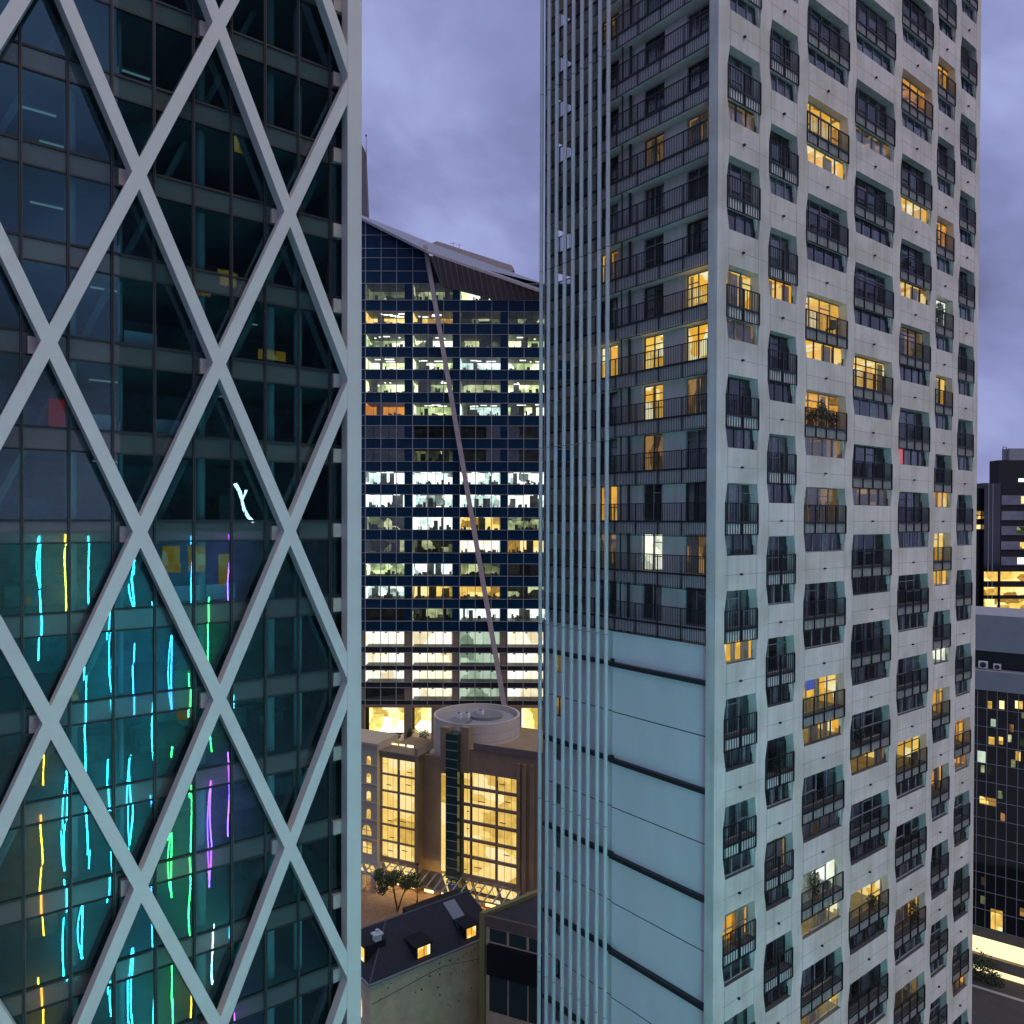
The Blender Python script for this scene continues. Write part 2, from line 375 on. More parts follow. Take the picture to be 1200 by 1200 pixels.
def glazing(name, x0, x1, z0, z1, y, n, lit, rng, transom=True, deep=2.6, axis='x', litfrac=None):
    """framed panes with a room behind; axis 'x' looks along +y (right face), 'y' looks along +x (left face)"""
    def T(mb, u0, u1, v0, v1, w0, w1, m=0):
        if axis == 'x': mb.box(u0, u1, v0, v1, w0, w1, m)
        else: mb.box(v0, v1, u0, u1, w0, w1, m)
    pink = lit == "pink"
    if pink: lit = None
    fr = MB(); t = 0.05
    T(fr, x0, x1, y - .05, y + .03, z1 - t, z1); T(fr, x0, x1, y - .05, y + .03, z0, z0 + t)
    wpane = (x1 - x0) / n
    for i in range(n + 1):
        xx = min(max(x0 + i * wpane, x0 + t / 2), x1 - t / 2)
        T(fr, xx - t / 2, xx + t / 2, y - .06, y + .03, z0 + t, z1 - t)
    if transom and z1 - z0 > 1.6:
        for i in range(n):
            if rng.random() < 0.6: T(fr, x0 + i * wpane + t / 2, x0 + (i + 1) * wpane - t / 2, y - .05, y + .03, z1 - .55, z1 - .5)
            if rng.random() < 0.5: T(fr, x0 + i * wpane + t / 2, x0 + (i + 1) * wpane - t / 2, y - .05, y + .03, z0 + .85, z0 + .9)
    o = fr.build(name, M_frame if rng.random() < .6 else M_dframe, APT)
    pn = MB()
    if axis == 'x': pn.face([(x0, y, z0), (x1, y, z0), (x1, y, z1), (x0, y, z1)])
    else: pn.face([(y, x0, z0), (y, x0, z1), (y, x1, z1), (y, x1, z0)])
    pn.build("pane", M_pane, o)
    # room
    rm = MB(); y1 = y + .06
    if axis == 'x':
        c = [(x0, y1), (x1, y1), (x1, y1 + deep), (x0, y1 + deep)]
    else:
        c = [(y1, x0), (y1, x1), (y1 + deep, x1), (y1 + deep, x0)]
    mi = 0
    def q(p, r): rm.face([(p[0], p[1], z0), (r[0], r[1], z0), (r[0], r[1], z1), (p[0], p[1], z1)], 0)
    q(c[1], c[2]); q(c[2], c[3]); q(c[3], c[0])
    rm.face([(p[0], p[1], z1) for p in c], 0); rm.face([(p[0], p[1], z0) for p in c], 1)
    rm.build("room", [LM[lit] if lit else M_inner, M_inner], o)
    cu = MB(); did = False
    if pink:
        pk = MB(); pk.box(x0 + .06, x0 + wpane * 1.15, y + .1, y + .13, z0 + .03, z1 - .03); pk.build("glowing_pink_blind", M_pinkc, o)
    for i in range(n):
        r = rng.random()
        u0, u1 = x0 + i * wpane + .03, x0 + (i + 1) * wpane - .03
        if lit in ('dim',): pr = 0.72
        elif lit: pr = 0.40
        else: pr = 0.62
        if r < pr:
            full = rng.random()
            if full < .4: u1 = u0 + (u1 - u0) * rng.uniform(.3, .7)
            elif full < .6: u0 = u1 - (u1 - u0) * rng.uniform(.3, .7)
            # folded curtain
            nf = max(3, int((u1 - u0) / .09)); pts = []
            for j in range(nf + 1):
                pts.append((u0 + (u1 - u0) * j / nf, y + .16 + (.035 if j % 2 else 0)))
            for j in range(nf):
                p, s2 = pts[j], pts[j + 1]
                if axis == 'x': cu.face([(p[0], p[1], z0 + .03), (s2[0], s2[1], z0 + .03), (s2[0], s2[1], z1 - .04), (p[0], p[1], z1 - .04)])
                else: cu.face([(p[1], p[0], z0 + .03), (p[1], p[0], z1 - .04), (s2[1], s2[0], z1 - .04), (s2[1], s2[0], z0 + .03)])
            did = True
    if did: cu.build("curtain", M_curt, o)
    return o

for (ci, k) in openings:
    a, b, ai, bi, dx = cols[ci - 1]
    zd, zt, zr, zs, zb, zo = opening(k)
    rng = random.Random(ci * 100 + k)
    wide = b - a > 4
    deep = 0.3 if ci == 1 else 2.6
    glazing("balcony_door", a + .01, b - .01, zs + .0, zt, RECESS - .02, 4 if wide else 3, LIT.get((ci, k, 'u')), rng, deep=deep)
    glazing("window", a + .21, b - .13, zo + .004, zs - .66, .27, 4 if wide else 3, LIT.get((ci, k, 'l')), rng, transom=False, deep=deep)
    sb = MB(); sb.box(a + .015, b - .015, 0.03, RECESS - .08, zs - .655, zs)
    # triangular wedge under the slab
    sb.prism_y([(bi - .20, zs - .655), (bi - .06, zs - .655), (bi - .06, zs - 1.35)], 0.06, .24)
    sb.face([(a + .03, .05, zs + .004), (b - .03, .05, zs + .004), (b - .03, RECESS - .09, zs + .004), (a + .03, RECESS - .09, zs + .004)], 1)
    slab = sb.build("balcony", [M_soffit, M_tile], APT)
    rl = MB(); yA, yB = -.05, .015
    rl.box(a + .02, b - .02, yA, yB, zr - .05, zr); rl.box(a + .02, b - .02, yA, yB, zb, zb + .04)
    rl.box(a + .02, b - .02, yA + .01, yB, zs - .08, zs + .03)
    npost = 4 if wide else 2
    for i in range(npost + 1):
        xx = a + .045 + (b - a - .09) * i / npost
        rl.box(xx - .03, xx + .03, yA - .01, yB + .005, zb + .04, zr - .05)
    sp = .15 if ci > 2 else .23
    nb = int((b - a) / sp); wd = .014 if ci > 2 else .026
    for i in range(1, nb):
        xx = a + (b - a) * i / nb
        rl.box(xx - wd, xx + wd, -.022, .0, zb + .04, zr - .05)
    rl.build("railing", M_rail, slab)
    ds = MB(); ds.box(dx - .065, dx + .065, -.13, .01, zd - .04, zd + .06)
    ds.build("drain_spout", M_black, APT)

# ---- left face: loggias behind continuous railings, fins, blank base
FLO = range(-2, 14)
LW = MB()                                   # recessed wall with door openings
doorsL = [(1.35, 2.95), (4.62, 6.22), (8.35, 9.95)]
LITL = {(0,4):'bright',(1,3):'bright',(0,3):'bright',(1,2):'bright',(0,2):'dim',(1,1):'dim',(1,-1):'white',(0,-1):'dim',(2,5):'warm',(2,3):'bright',
        (2,0):'warm',(2,-1):'dim',(0,7):'dim',(1,7):'dim',(2,10):'dim',(2,11):'orange'}
XW = 1.0; YL1 = 11.2; YL2 = 14.3
def lface(mb, x, y0, y1, z0, z1, m=0): mb.face([(x, y0, z0), (x, y0, z1), (x, y1, z1), (x, y1, z0)], m)
for k in FLO:
    z0 = -0.1 + 3 * k; zc = z0 + 2.25; zn = z0 + 3.0
    y = PW
    for di, (d0, d1) in enumerate(doorsL):
        lface(LW, XW, y, d0, z0, zn)
        if di == 0 and k in (6, 8, 10, 12): 
            pass
        lface(LW, XW, d0, d1, zc, zn)
        # reveals of the door
        LW.face([(XW, d0, z0), (XW, d0, zc), (XW + .2, d0, zc), (XW + .2, d0, z0)]); LW.face([(XW, d1, z0), (XW, d1, zc), (XW + .2, d1, zc), (XW + .2, d1, z0)])
        LW.face([(XW, d0, zc), (XW, d1, zc), (XW + .2, d1, zc), (XW + .2, d0, zc)])
        y = d1
        rng = random.Random(di * 37 + k * 5 + 900)
        glazing("glazed_door", d0, d1, z0, zc, XW + .2, 2, LITL.get((di, k)), rng, deep=.45 if di == 0 else 1.6, axis='y')
    lface(LW, XW, y, YL1, z0, zn)
    lface(LW, 4.0, YL1, YL2, z0, zn)        # end loggia, set deeper
    LW.face([(XW, YL1, z0), (XW, YL1, zn), (4.0, YL1, zn), (4.0, YL1, z0)])
    # rear screen of the end loggia, with an opening to the sky on some floors
    if k in (1, 3, 5, 6, 8, 9, 10, 11):
        xa, xb = 0.9, 2.4
        za, zb2 = (z0 + .75, z0 + 2.2)
        for (p, q2, r, s2) in ((-0.02, xa, z0, zn), (xb, 4.0, z0, zn), (xa, xb, z0, za), (xa, xb, zb2, zn)):
            LW.face([(p, YL2, r), (q2, YL2, r), (q2, YL2, s2), (p, YL2, s2)])
    else:
        LW.face([(-.02, YL2, z0), (4.0, YL2, z0), (4.0, YL2, zn), (-.02, YL2, zn)])
zB = -7.0
BW = MB()                                    # blank base panels
XB = 0.34
smallw = [(12.72, 13.72)]
zlist = [(-8.9 - 3 * i - 1.55, -8.9 - 3 * i - .25) for i in range(-0, 14)]
lface(BW, XB, PW, 8.05, BOT, zB); BW.face([(XB, PW, zB), (XB, 14.6, zB), (XW, 14.6, zB), (XW, PW, zB)])
lface(BW, XB + .12, 8.05, 12.72, BOT, zB); lface(BW, XB + .12, 13.72, 14.6, BOT, zB)
zz = zB
for (w0, w1) in zlist:
    lface(BW, XB + .12, 12.72, 13.72, w1, zz); zz = w0
lface(BW, XB + .12, 12.72, 13.72, BOT, zz)
BW.face([(XB, 8.05, BOT), (XB, 8.05, zB), (XB + .12, 8.05, zB), (XB + .12, 8.05, BOT)])
LW.build("recessed_wall", M_render, APT)
for i, (w0, w1) in enumerate(zlist):
    rng = random.Random(i + 55)
    glazing("small_window", 12.72, 13.72, w0, w1, XB + .22, 2, {1: 'dim', 0: 'warm', 10: 'orange', 11: 'orange'}.get(i), rng, transom=False, deep=.8, axis='y')
# base ledges and joints

for i in range(8):
    z = -9.05 - 6.03 * i
    led = MB(); led.box(0.02, XB - .002, PW + .02, 8.0, z - .13, z + .13); led.box(0.16, XB + .115, 8.0, 14.5, z - .13, z + .13)
    led.box(-.10, .02, 7.55, 7.8, z + .05, z + .4)
    led.build("base_ledge", M_dark, APT)
    BW.box(XB - .004, XB + .01, PW + .02, 8.04, z - 3.06, z - 3.0, 1); BW.box(XB + .116, XB + .13, 8.06, 14.5, z - 3.06, z - 3.0, 1)
BW.build("base_wall", [principled("base_render", (0.80, 0.80, 0.79), 0.8, var=0.06, scale=0.3, streak=True), M_dark], APT)
for k in FLO:
    z0 = -0.1 + 3 * k
    sb = MB(); sb.box(0.14, XW - .003, PW + .01, YL1, z0 - .72, z0 - .004); sb.box(0.14, 4.0 - .003, YL1, YL2 - .01, z0 - .72, z0 - .004)
    sl_ = sb.build("balcony_slab", M_soffit, APT)
    rl = MB(); zr = z0 + 1.08; zb = z0 - .86
    rl.box(.05, .11, PW + .05, YL2, zr - .05, zr); rl.box(.06, .10, PW + .05, YL2, zb, zb + .035); rl.box(.05, .11, PW + .05, YL2, z0 - .06, z0 + .05)
    n = int((YL2 - PW) / .125)
    for i in range(n + 1):
        yy = PW + .07 + (YL2 - PW - .1) * i / n
        post = i % 14 == 0
        h = .026 if post else .007
        rl.box(.045 if post else .06, .115 if post else .10, yy - h, yy + h, zb + .035, zr - .05)
    rl.build("railing", M_rail, sl_)
for t in (8.12, 8.87, 9.72, 10.5, 11.3, 12.1, 12.92, 13.70, 14.46):
    fb = MB(); fb.tube((-.16, t, BOT), (-.16, t, TOP), .132, n=12)
    z = -7.2
    while z < 46: fb.tube((-.16, t, z), (-.16, t, z + .05), .142, n=12, m=1); z += 12.06
    z = -7.2
    while z > -54: fb.tube((-.16, t, z), (-.16, t, z + .05), .142, n=12, m=1); z -= 12.06
    fb.build("fin", [M_fin, M_joint], APT, smooth=False)
dp = MB(); dp.tube((.75, 7.1, zB), (.75, 7.1, TOP), .09, n=8); dp.tube((.4, 7.45, zB), (.4, 7.45, TOP), .05, n=8)
dp.build("drainpipe", M_dark, APT)
# solid core behind the rooms and the rear wall of the lower part
co = MB(); co.box(4.25, LEN - .05, 3.6, DEP - .03, BOT, TOP - .05); co.box(XB + .13, 4.2, 14.6, DEP - .03, BOT, zB)
co.box(1.9, 4.2, 1.4, 14.55, BOT, zB - .05)
co.build("core", M_slab, APT)

# ================================================================== the diagrid office tower
XL, YLo, PL, ZL, HL, SP = -18.40875, 30.92574, 0.88971, 7.0, 3.8, 3.335
dl = (math.sin(PL), math.cos(PL))
DIA = thing("diagrid_tower", "dark glass office tower wrapped in a pale steel diagonal lattice", "office tower", (XL, YLo, 0), math.atan2(dl[1], dl[0]))
GY = 0.92                                     # glass plane behind the lattice
DT, DB = 34.0, -42.0
XE = 13.0
half = 0.285; depth = 0.60
slope = 2 * HL / SP
def node_z(i, j): return ZL + (2 * HL if i % 2 else 0) + 4 * HL * j
# pointed node plates: centre hexagon; beams butt against it
hn = 0.50                                     # beams start this far (in x) from the node centre
beams = 0
for i in range(-2, 4):
    for j in range(-4, 3):
        x0, z0 = SP * i, node_z(i, j)
        if z0 > DT or z0 < DB: continue
        # node plate outline: six corners where the four beams meet it
        e1 = hn
        def edge(sx, sz):                     # the two corner points of a beam end, square to x
            return [(x0 + sx * e1, z0 + sz * slope * e1 - sz * slope * half), (x0 + sx * e1, z0 + sz * slope * e1 + sz * slope * half)]
        tr = edge(1, 1); br = edge(1, -1); tl = edge(-1, 1); bl = edge(-1, -1)
        ax = half                              # side notch
        top_n = z0 + slope * half; bot_n = z0 - slope * half
        outline = [(x0, top_n), tr[1], tr[0], (x0 + ax, z0), br[0], br[1], (x0, bot_n), bl[1], bl[0], (x0 - ax, z0), tl[0], tl[1]]
        nb = MB()
        # star split into four quads round the centre keeps every face convex
        for quad in ([(x0, top_n), tr[1], tr[0], (x0 + ax, z0)], [(x0 + ax, z0), br[0], br[1], (x0, bot_n)],
                     [(x0, bot_n), bl[1], bl[0], (x0 - ax, z0)], [(x0 - ax, z0), tl[0], tl[1], (x0, top_n)]):
            pass
        nb.prism_y([(x0, top_n), (x0 - ax, z0), (x0, bot_n), (x0 + ax, z0)], 0, depth)
        nb.prism_y([(x0, top_n), (x0 + ax, z0), tr[0], tr[1]], 0, depth); nb.prism_y([(x0 + ax, z0), (x0, bot_n), br[1], br[0]], 0, depth)
        nb.prism_y([(x0, bot_n), (x0 - ax, z0), bl[0], bl[1]], 0, depth); nb.prism_y([(x0 - ax, z0), (x0, top_n), tl[1], tl[0]], 0, depth)
        me = nb.build("lattice_node", M_diag, DIA)
        bk = MB(); bk.box(x0 - .66, x0 + .22, depth + .004, GY - .02, z0 - .44, z0 + .24); bk.build("bracket", M_brack, DIA)
        # beams going right, up and down, to the next node or the column
        last = i == 3
        for sz in (1, -1):
            xe = SP - (hn if not last else (SP * 4 - XE) )
            bb = MB(); a0, a1 = e1, xe
            P = [(x0 + a0, z0 + sz * slope * (a0 - half)), (x0 + a1, z0 + sz * slope * (a1 - half)), (x0 + a1, z0 + sz * slope * (a1 + half)), (x0 + a0, z0 + sz * slope * (a0 + half))]
            bb.prism_y(P, 0, depth); bb.build("diagonal_beam", M_diag, DIA)
cb = MB(); cb.box(XE, XE + .80, -.03, depth + .05, DB - 14, DT + 8); cb.build("corner_column", M_diag, DIA, bevel=.04)
for k in range(-8, 9):
    zt = -0.13 + HL * k; bk = MB(); bk.box(XE - .42, XE + .3, depth + .055, GY - .02, zt - .8, zt - .12); bk.build("bracket", M_brack, DIA)
# glass skin
mx0 = 2.50 - 1.667 * 4
bays = [mx0 + 1.667 * i for i in range(0, 11)]
bays = [-4.18, -2.51, -.85, .81, 2.46, 4.13, 5.80, 7.50, 9.11, 10.78, 12.47, 14.12]
def band(k): return -0.13 + HL * k, -1.01 + HL * k      # spandrel top and bottom
floors = range(-9, 9)
for b in bays:
    mb = MB(); mb.box(b - .055, b + .055, GY - .13, GY - .004, BOT, DT); mb.box(b - .018, b + .018, GY - .18, GY - .13, BOT, DT, 1)
    mb.build("mullion", [M_mull, M_black], DIA)
wcount = 0; rest = MB()
rngg = random.Random(3)
for k in floors:
    zt, zb = band(k)
    sp = MB(); sp.box(bays[0], 14.1, GY + .002, GY + .25, zb, zt); sp.build("spandrel", M_span, DIA)
    tr = MB(); tr.box(bays[0], 14.1, GY - .06, GY + .001, zt - .03, zt + .07); tr.box(bays[0], 14.1, GY - .05, GY + .001, zb - .06, zb + .01); tr.build("transom", M_black, DIA)
    z1 = band(k + 1)[1]
    for i in range(len(bays) - 1):
        x0, x1 = bays[i], bays[i + 1]
        j = lambda: rngg.uniform(-.0022, .0022)
        c = [(x0 + .05, GY + j(), zt + .04), (x1 - .05, GY + j(), zt + .04), (x1 - .05, GY + j(), z1 - .04), (x0 + .05, GY + j(), z1 - .04)]
        vis = -6 <= k <= 5 and 1 <= i <= 10
        if vis and wcount < 100:
            wm = MB(); wm.face(c); wm.build("window", M_lglass, DIA); wcount += 1
        else: rest.face(c)
ro = rest.build("outer_window", M_lglass, DIA); ro["kind"] = "stuff"
# interiors
inn = MB()
for k in floors:
    zt, zb = band(k)
    inn.box(bays[0], 13.9, GY + .26, 12, zb + .02, zt - .01)
inn.build("floor_slab", M_slab, DIA)
bwl = MB()
for k in floors:
    zt, zb = band(k); z1 = band(k + 1)[1]
    bwl.box(bays[0], 13.9, 9.0, 9.2, zt, z1 + .02)
    for q in range(4):
        if rngg.random() < .7:
            xx = rngg.uniform(-4, 11); bwl.box(xx, xx + rngg.uniform(1, 3), 4 + rngg.uniform(0, 3), 7.5, zt, zt + rngg.uniform(.7, 1.3))
bwl.box(13.95, 14.05, GY + .3, 12, BOT, DT); bwl.box(bays[0] - .3, bays[0] - .01, -0.0, 12, BOT, DT)
bwl.build("interior_wall", M_inwall, DIA)
ic = MB()
for xx in (-2.3, 1.05, 2.98, 6.4, 9.75, 11.2):
    ic.tube((xx, 1.9, BOT), (xx, 1.9, DT), .22 if xx != 2.98 else .10, n=12)
ic.build("interior_column", M_icol, DIA)
# slanting braces inside
br = MB()
for i in range(-2, 4):
    for j in range(-4, 3):
        x0, z0 = SP * i, node_z(i, j)
        br.tube((x0 + .9, 3.4, z0 - 1.0), (x0 + SP + .9, 3.4, z0 - 1.0 + slope * SP), .16, n=6)
br.build("interior_brace", M_icol, DIA)
st = MB()
for k in floors:
    zb = band(k)[1]
    for q in range(3):
        if rngg.random() < .55:
            xx = rngg.uniform(-3, 10); yy = rngg.uniform(3, 7.5)
            st.box(xx, xx + 1.3, yy, yy + .10, zb - .06, zb + .0)
st.build("ceiling_light", M_strip, DIA)
rp = MB(); rp.box(bays[0], 14.1, GY, 14, DT, DT + .3); rp.build("roof", M_slab, DIA)
# a red chair-back screen and white boards seen in the rooms
rs = MB(); rs.box(.35, 1.0, 2.6, 2.7, 3.9, 5.1); rs.build("red_panel", emit("red_panel", (0.6, 0.02, 0.02), 0.16), DIA)
wb = MB()
for (xx, k) in ((3.1, 2), (4.4, 1), (1.4, 1), (2.9, 0), (5.0, -1), (6.6, -1)):
    zt = band(k)[0]; wb.box(xx, xx + 1.35, 1.7, 1.75, zt + .1, zt + .8)
wb.build("whiteboard", principled("whiteboard", (0.5, 0.5, 0.55), 0.5), DIA)

# ================================================================== terrace building under the camera, with hanging light tubes
nL = (dl[1], -dl[0])
HOST = thing("terrace_building", "low terrace building behind the viewpoint with tubes of coloured light hung on its face", "building", (nL[0] * 1.5, nL[1] * 1.5, 0), math.atan2(dl[1], dl[0]))
M_hostw = principled("host_wall", (0.50, 0.50, 0.50), 0.8)
h = MB(); h.box(-30, 44, -14, 0, BOT, -1.3); h.build("wall", M_hostw, HOST)
hw = MB()
for (a, b, c, d) in ((19.6, 21.2, -5.0, -2.6), (21.8, 23.4, -5.0, -2.6), (24.6, 25.6, -6.4, -3.4), (15.5, 16.4, -5.2, -3.9), (9, 9.3, -7, -6.4), (12, 12.8, -15.5, -14), (21, 22.4, -18.6, -17.6)):
    hw.box(a, b, .01, .05, c, d)
hw.build("window", M_bright, HOST)
TALL = thing("dark_tower", "dark high-rise behind the viewpoint with a few lit rooms", "tower", (nL[0] * 8, nL[1] * 8, 0), math.atan2(dl[1], dl[0]))
h = MB(); h.box(21, 44, -16, 0, BOT, 62); h.build("wall", principled("dark_cladding", (0.05, 0.05, 0.055), 0.7), TALL)
hw = MB()
for (a, b, c, d) in ((28, 31, 41.5, 43.8), (28.4, 31.6, 38, 39.8), (35.5, 37, 38, 39.5), (27, 28.6, 24, 25.5), (24, 26, 22.5, 23.0), (31, 34, 17, 18)):
    hw.box(a, b, .01, .05, c, d)
hw.build("window", M_warm, TALL)
TC = dict(c=(0.05, 0.80, 1.0), b=(0.05, 0.45, 1.0), y=(1.0, 0.72, 0.06), p=(0.42, 0.10, 1.0), g=(0.08, 1.0, 0.22), o=(1.0, 0.42, 0.03), w=(0.55, 0.85, 1.0))
TM = {k: emit("tube_" + dict(c="cyan", b="blue", y="yellow", p="purple", g="green", o="orange", w="white")[k], v, 36.0) for k, v in TC.items()}
TN = dict(c="cyan", b="blue", y="yellow", p="purple", g="green", o="orange", w="white")
TUBES = [('c',9.83,-1.47,-5.77),('c',9.93,-5.91,-11.75),('y',11.71,-1.35,-7.85),('c',13.35,-1.51,-7.54),('c',16.93,-3.55,-7.79),('b',21.71,-1.60,-7.81),('p',25.11,-1.48,-7.88),('g',23.30,-7.29,-13.75),('c',15.16,-6.93,-16.67),('c',18.59,-7.37,-11.53),('c',13.19,-12.05,-21.62),('b',16.91,-10.98,-17.16),('b',20.01,-10.53,-17.19),('g',21.62,-14.17,-18.06),('c',18.43,-16.27,-21.56),('c',14.93,-20.66,-25.06),('c',16.61,-20.61,-29.03),('g',20.14,-20.52,-21.44),('g',23.44,-19.93,-21.67),('p',25.09,-21.98,-29.86),('p',23.43,-24.29,-34.20),('o',10.07,-19.30,-21.82),('o',9.93,-24.24,-34.03),('o',9.89,-37.53,-43.50),('c',11.71,-20.96,-29.28),('c',11.68,-30.00,-38.55),('c',13.16,-24.28,-29.55),('c',14.91,-28.58,-32.99),('c',13.01,-32.54,-37.09),('c',15.02,-39.80,-42.75),('g',21.69,-24.31,-30.55),('g',21.59,-30.92,-38.19),('g',19.98,-27.94,-34.10),('g',20.10,-39.78,-47.90),('b',18.27,-24.48,-25.47),('b',18.31,-32.53,-38.38),('c',16.70,-37.59,-46.44),('w',23.57,-37.67,-43.41),('c',25.15,-36.74,-39.56),('o',21.66,-43.08,-45.83),('p',25.62,-46.79,-50.29),('c',25.49,-16.66,-17.87),('c',18.45,-41.85,-47.19)]
ws = thing("white_neon_band", "bent white neon band added on the terrace roof for its reflection in the glass", "light band", (nL[0] * .3 + dl[0] * 26.6, nL[1] * .3 + dl[1] * 26.6, ZC - 1.3), math.atan2(dl[1], dl[0]))  # neon added for its white reflection; shape and roof stand made up
q = MB(zo=0); pr_ = None
for p in ((-.9, 0, 4.6), (-.5, 0, 3.9), (-.15, 0, 2.9), (.1, 0, 2.1), (.6, 0, 1.3), (1.0, 0, 1.0)):
    if pr_: q.tube(pr_, p, .17, n=8)
    pr_ = p
q.tube((-.15, 0, 2.9), (.15, 0, 4.0), .12, n=8); q.tube((2.2, 0, 4.2), (3.0, 0, 4.3), .13, n=8)
q.build("band", emit("white_band", (.85, .95, 1), 14), ws)
q = MB(zo=0); q.tube((.1, .1, 0), (.1, .1, 2.1), .05); q.tube((2.6, .1, 0), (2.6, .1, 4.2), .05); q.build("stand", M_dark, ws)
trng = random.Random(11)
for n_, (c, hx, za, zb) in enumerate(TUBES):
    tb = MB(zo=0); n = max(3, int((za - zb) / .6)); prev = None
    ph = trng.uniform(0, 6); amp = trng.uniform(.02, .10)
    L = za - zb
    for i in range(n + 1):
        z = L - L * i / n
        p = (amp * math.sin(ph + i * .55), 0, z)
        if prev: tb.tube(prev, p, .065, n=6)
        prev = p
    if n_ % 4 == 0:                            # some tubes are looped double
        prev = None
        for i in range(n + 1):
            f = i / n; p = (.30 * math.sin(math.pi * f) * (1 if n_ % 2 else -1), 0.02, L - L * f)
            if prev: tb.tube(prev, p, .045, n=6)
            prev = p
    o = tb.build("light_tube", TM[c])
    x0 = hx * dl[0]; y0 = hx * dl[1]
    o.location = (x0 + nL[0] * .05, y0 + nL[1] * .05, ZC + zb); o.rotation_euler = (0, 0, math.atan2(dl[1], dl[0]))
    tag(o, f"{TN[c]} glowing light tube hung on the terrace building facing the diagrid tower", "light tube", f"{TN[c]} light tubes on the terrace building")

exec_rest = True
# ================================================================== the blue glass office building
YB = 135.0
BLU = thing("office_building", "blue glass office block with brightly lit floors and a leaning mast across its front", "office building", (0, YB, 0), 0)
def B(px, py): q = hit(px, py, (0, YB), (0, 1)); return q[0], q[2]
def Bx(px): return B(px, 600)[0]
def Bz(py): return B(530, py)[1]
vl = [428.2, 446.4, 464.6, 483.4, 501.4, 519.6, 538.6, 557.2, 575.8, 595, 613.6, 632, 650.6]
gx = [Bx(v) for v in vl]; pitch = (gx[-1] - gx[0]) / 12
gx = [gx[0] - pitch * 3, gx[0] - pitch * 2, gx[0] - pitch] + gx + [gx[-1] + pitch, gx[-1] + 2 * pitch]
XA, XB2 = gx[0], gx[-1]
rows = [(332.5, 352), (365, 379.5), (392, 407), (419, 433.5), (445.3, 460.3), (472.5, 487), (499, 514), (526, 541), (552.7, 567.6), (579.5, 594.5), (606, 621), (633, 648), (660.5, 675), (687, 702), (713, 728), (740, 758), (765, 780), (785.5, 799.5), (806, 820.6)]
baysx = [(428.6, 474), (483.4, 530), (539, 586), (595, 640)]
PAT = ["dim dim pale dark", "warm warm dim dim", "pale pale dim pale", "pale pale cool pale", "pale pale dim pale", "orange pale cool pale", "dark dark dark dark", "dark dim dark dark",
       "cool cool cool cool", "cool cool cool cool", "dim cool warm dim", "dim dim cream warm", "pale cool dim dark", "cool warm warm dim", "dark dim cool cool",
       "cream cream green cream", "cream cream green cream", "cream cream green cream", "dark cream green cream"]
face = MB(); fy = 0.0
# roof line of the glass face
def roofz(px): 
    if px <= 500: return B(px, 257.5 + (px - 425) * (296 - 257.5) / 75.0)[1]
    return B(px, 296 + (px - 500) * 41 / 130.0)[1]
zr = [Bz(r[0]) for r in rows]; zq = [Bz(r[1]) for r in rows]
# spandrels and bay columns as one glass skin with openings
prevz = zq[0]
bx = [(Bx(a), Bx(b)) for a, b in baysx]
xedges = [XA] + [v for p in bx for v in p] + [XB2]
nrow = len(rows)
zbase = Bz(826)
for r in range(nrow):
    zt_, zb_ = zr[r], zq[r]
    znext = zr[r + 1] if r + 1 < nrow else zbase
    m = 0 if r < 15 else 1
    face.face([(XA, 0, znext), (XB2, 0, znext), (XB2, 0, zb_), (XA, 0, zb_)], 0 if r < 15 else 2)
    for i in range(0, len(xedges), 2):
        face.face([(xedges[i], 0, zb_), (xedges[i + 1], 0, zb_), (xedges[i + 1], 0, zt_), (xedges[i], 0, zt_)], m)
ztop = zr[0]
p0 = (Bx(400), roofz(400)); p1 = (Bx(500), roofz(500)); 
face.face([(XA, 0, ztop), (p1[0], 0, ztop), (p1[0], 0, p1[1]), (p0[0], 0, p0[1] + 0), (XA, 0, p0[1] + 4)], 0)
x6 = Bx(636); face.face([(p1[0], 0, ztop), (x6, 0, ztop), (x6, 0, roofz(636) - 2.6), (p1[0], 0, p1[1] - .4)], 2)
face.build("facade", [M_blue, M_stone, M_black], BLU)
gm = MB(); tt = .055
for x in gx:
    for hh, w_ in ((0, tt),):
        px_ = x / YB * F_ + 600
        gm.box(x - w_, x + w_, -.16, -.004, zbase, min(roofz(min(max(px_, 400), 500)) - .2, 60) if px_ < 500 else ztop)
for i in range(len(gx) - 1):
    x = (gx[i] + gx[i + 1]) / 2; gm.box(x - .025, x + .025, -.08, -.003, zbase, ztop, 1)
for r in range(nrow):
    for z in (zr[r], zq[r]): gm.box(XA, XB2, -.12, -.006, z - .05, z + .05)
for py in (276, 291.5, 302.5, 318):
    x1 = 500 if py > 293 else 425 + (py - 257.5) / (38.5 / 75)
    gm.box(XA, Bx(x1), -.12, -.006, Bz(py) - .05, Bz(py) + .05)
gm.build("mullion_grid", [M_grid, M_black], BLU)
orng = random.Random(21)
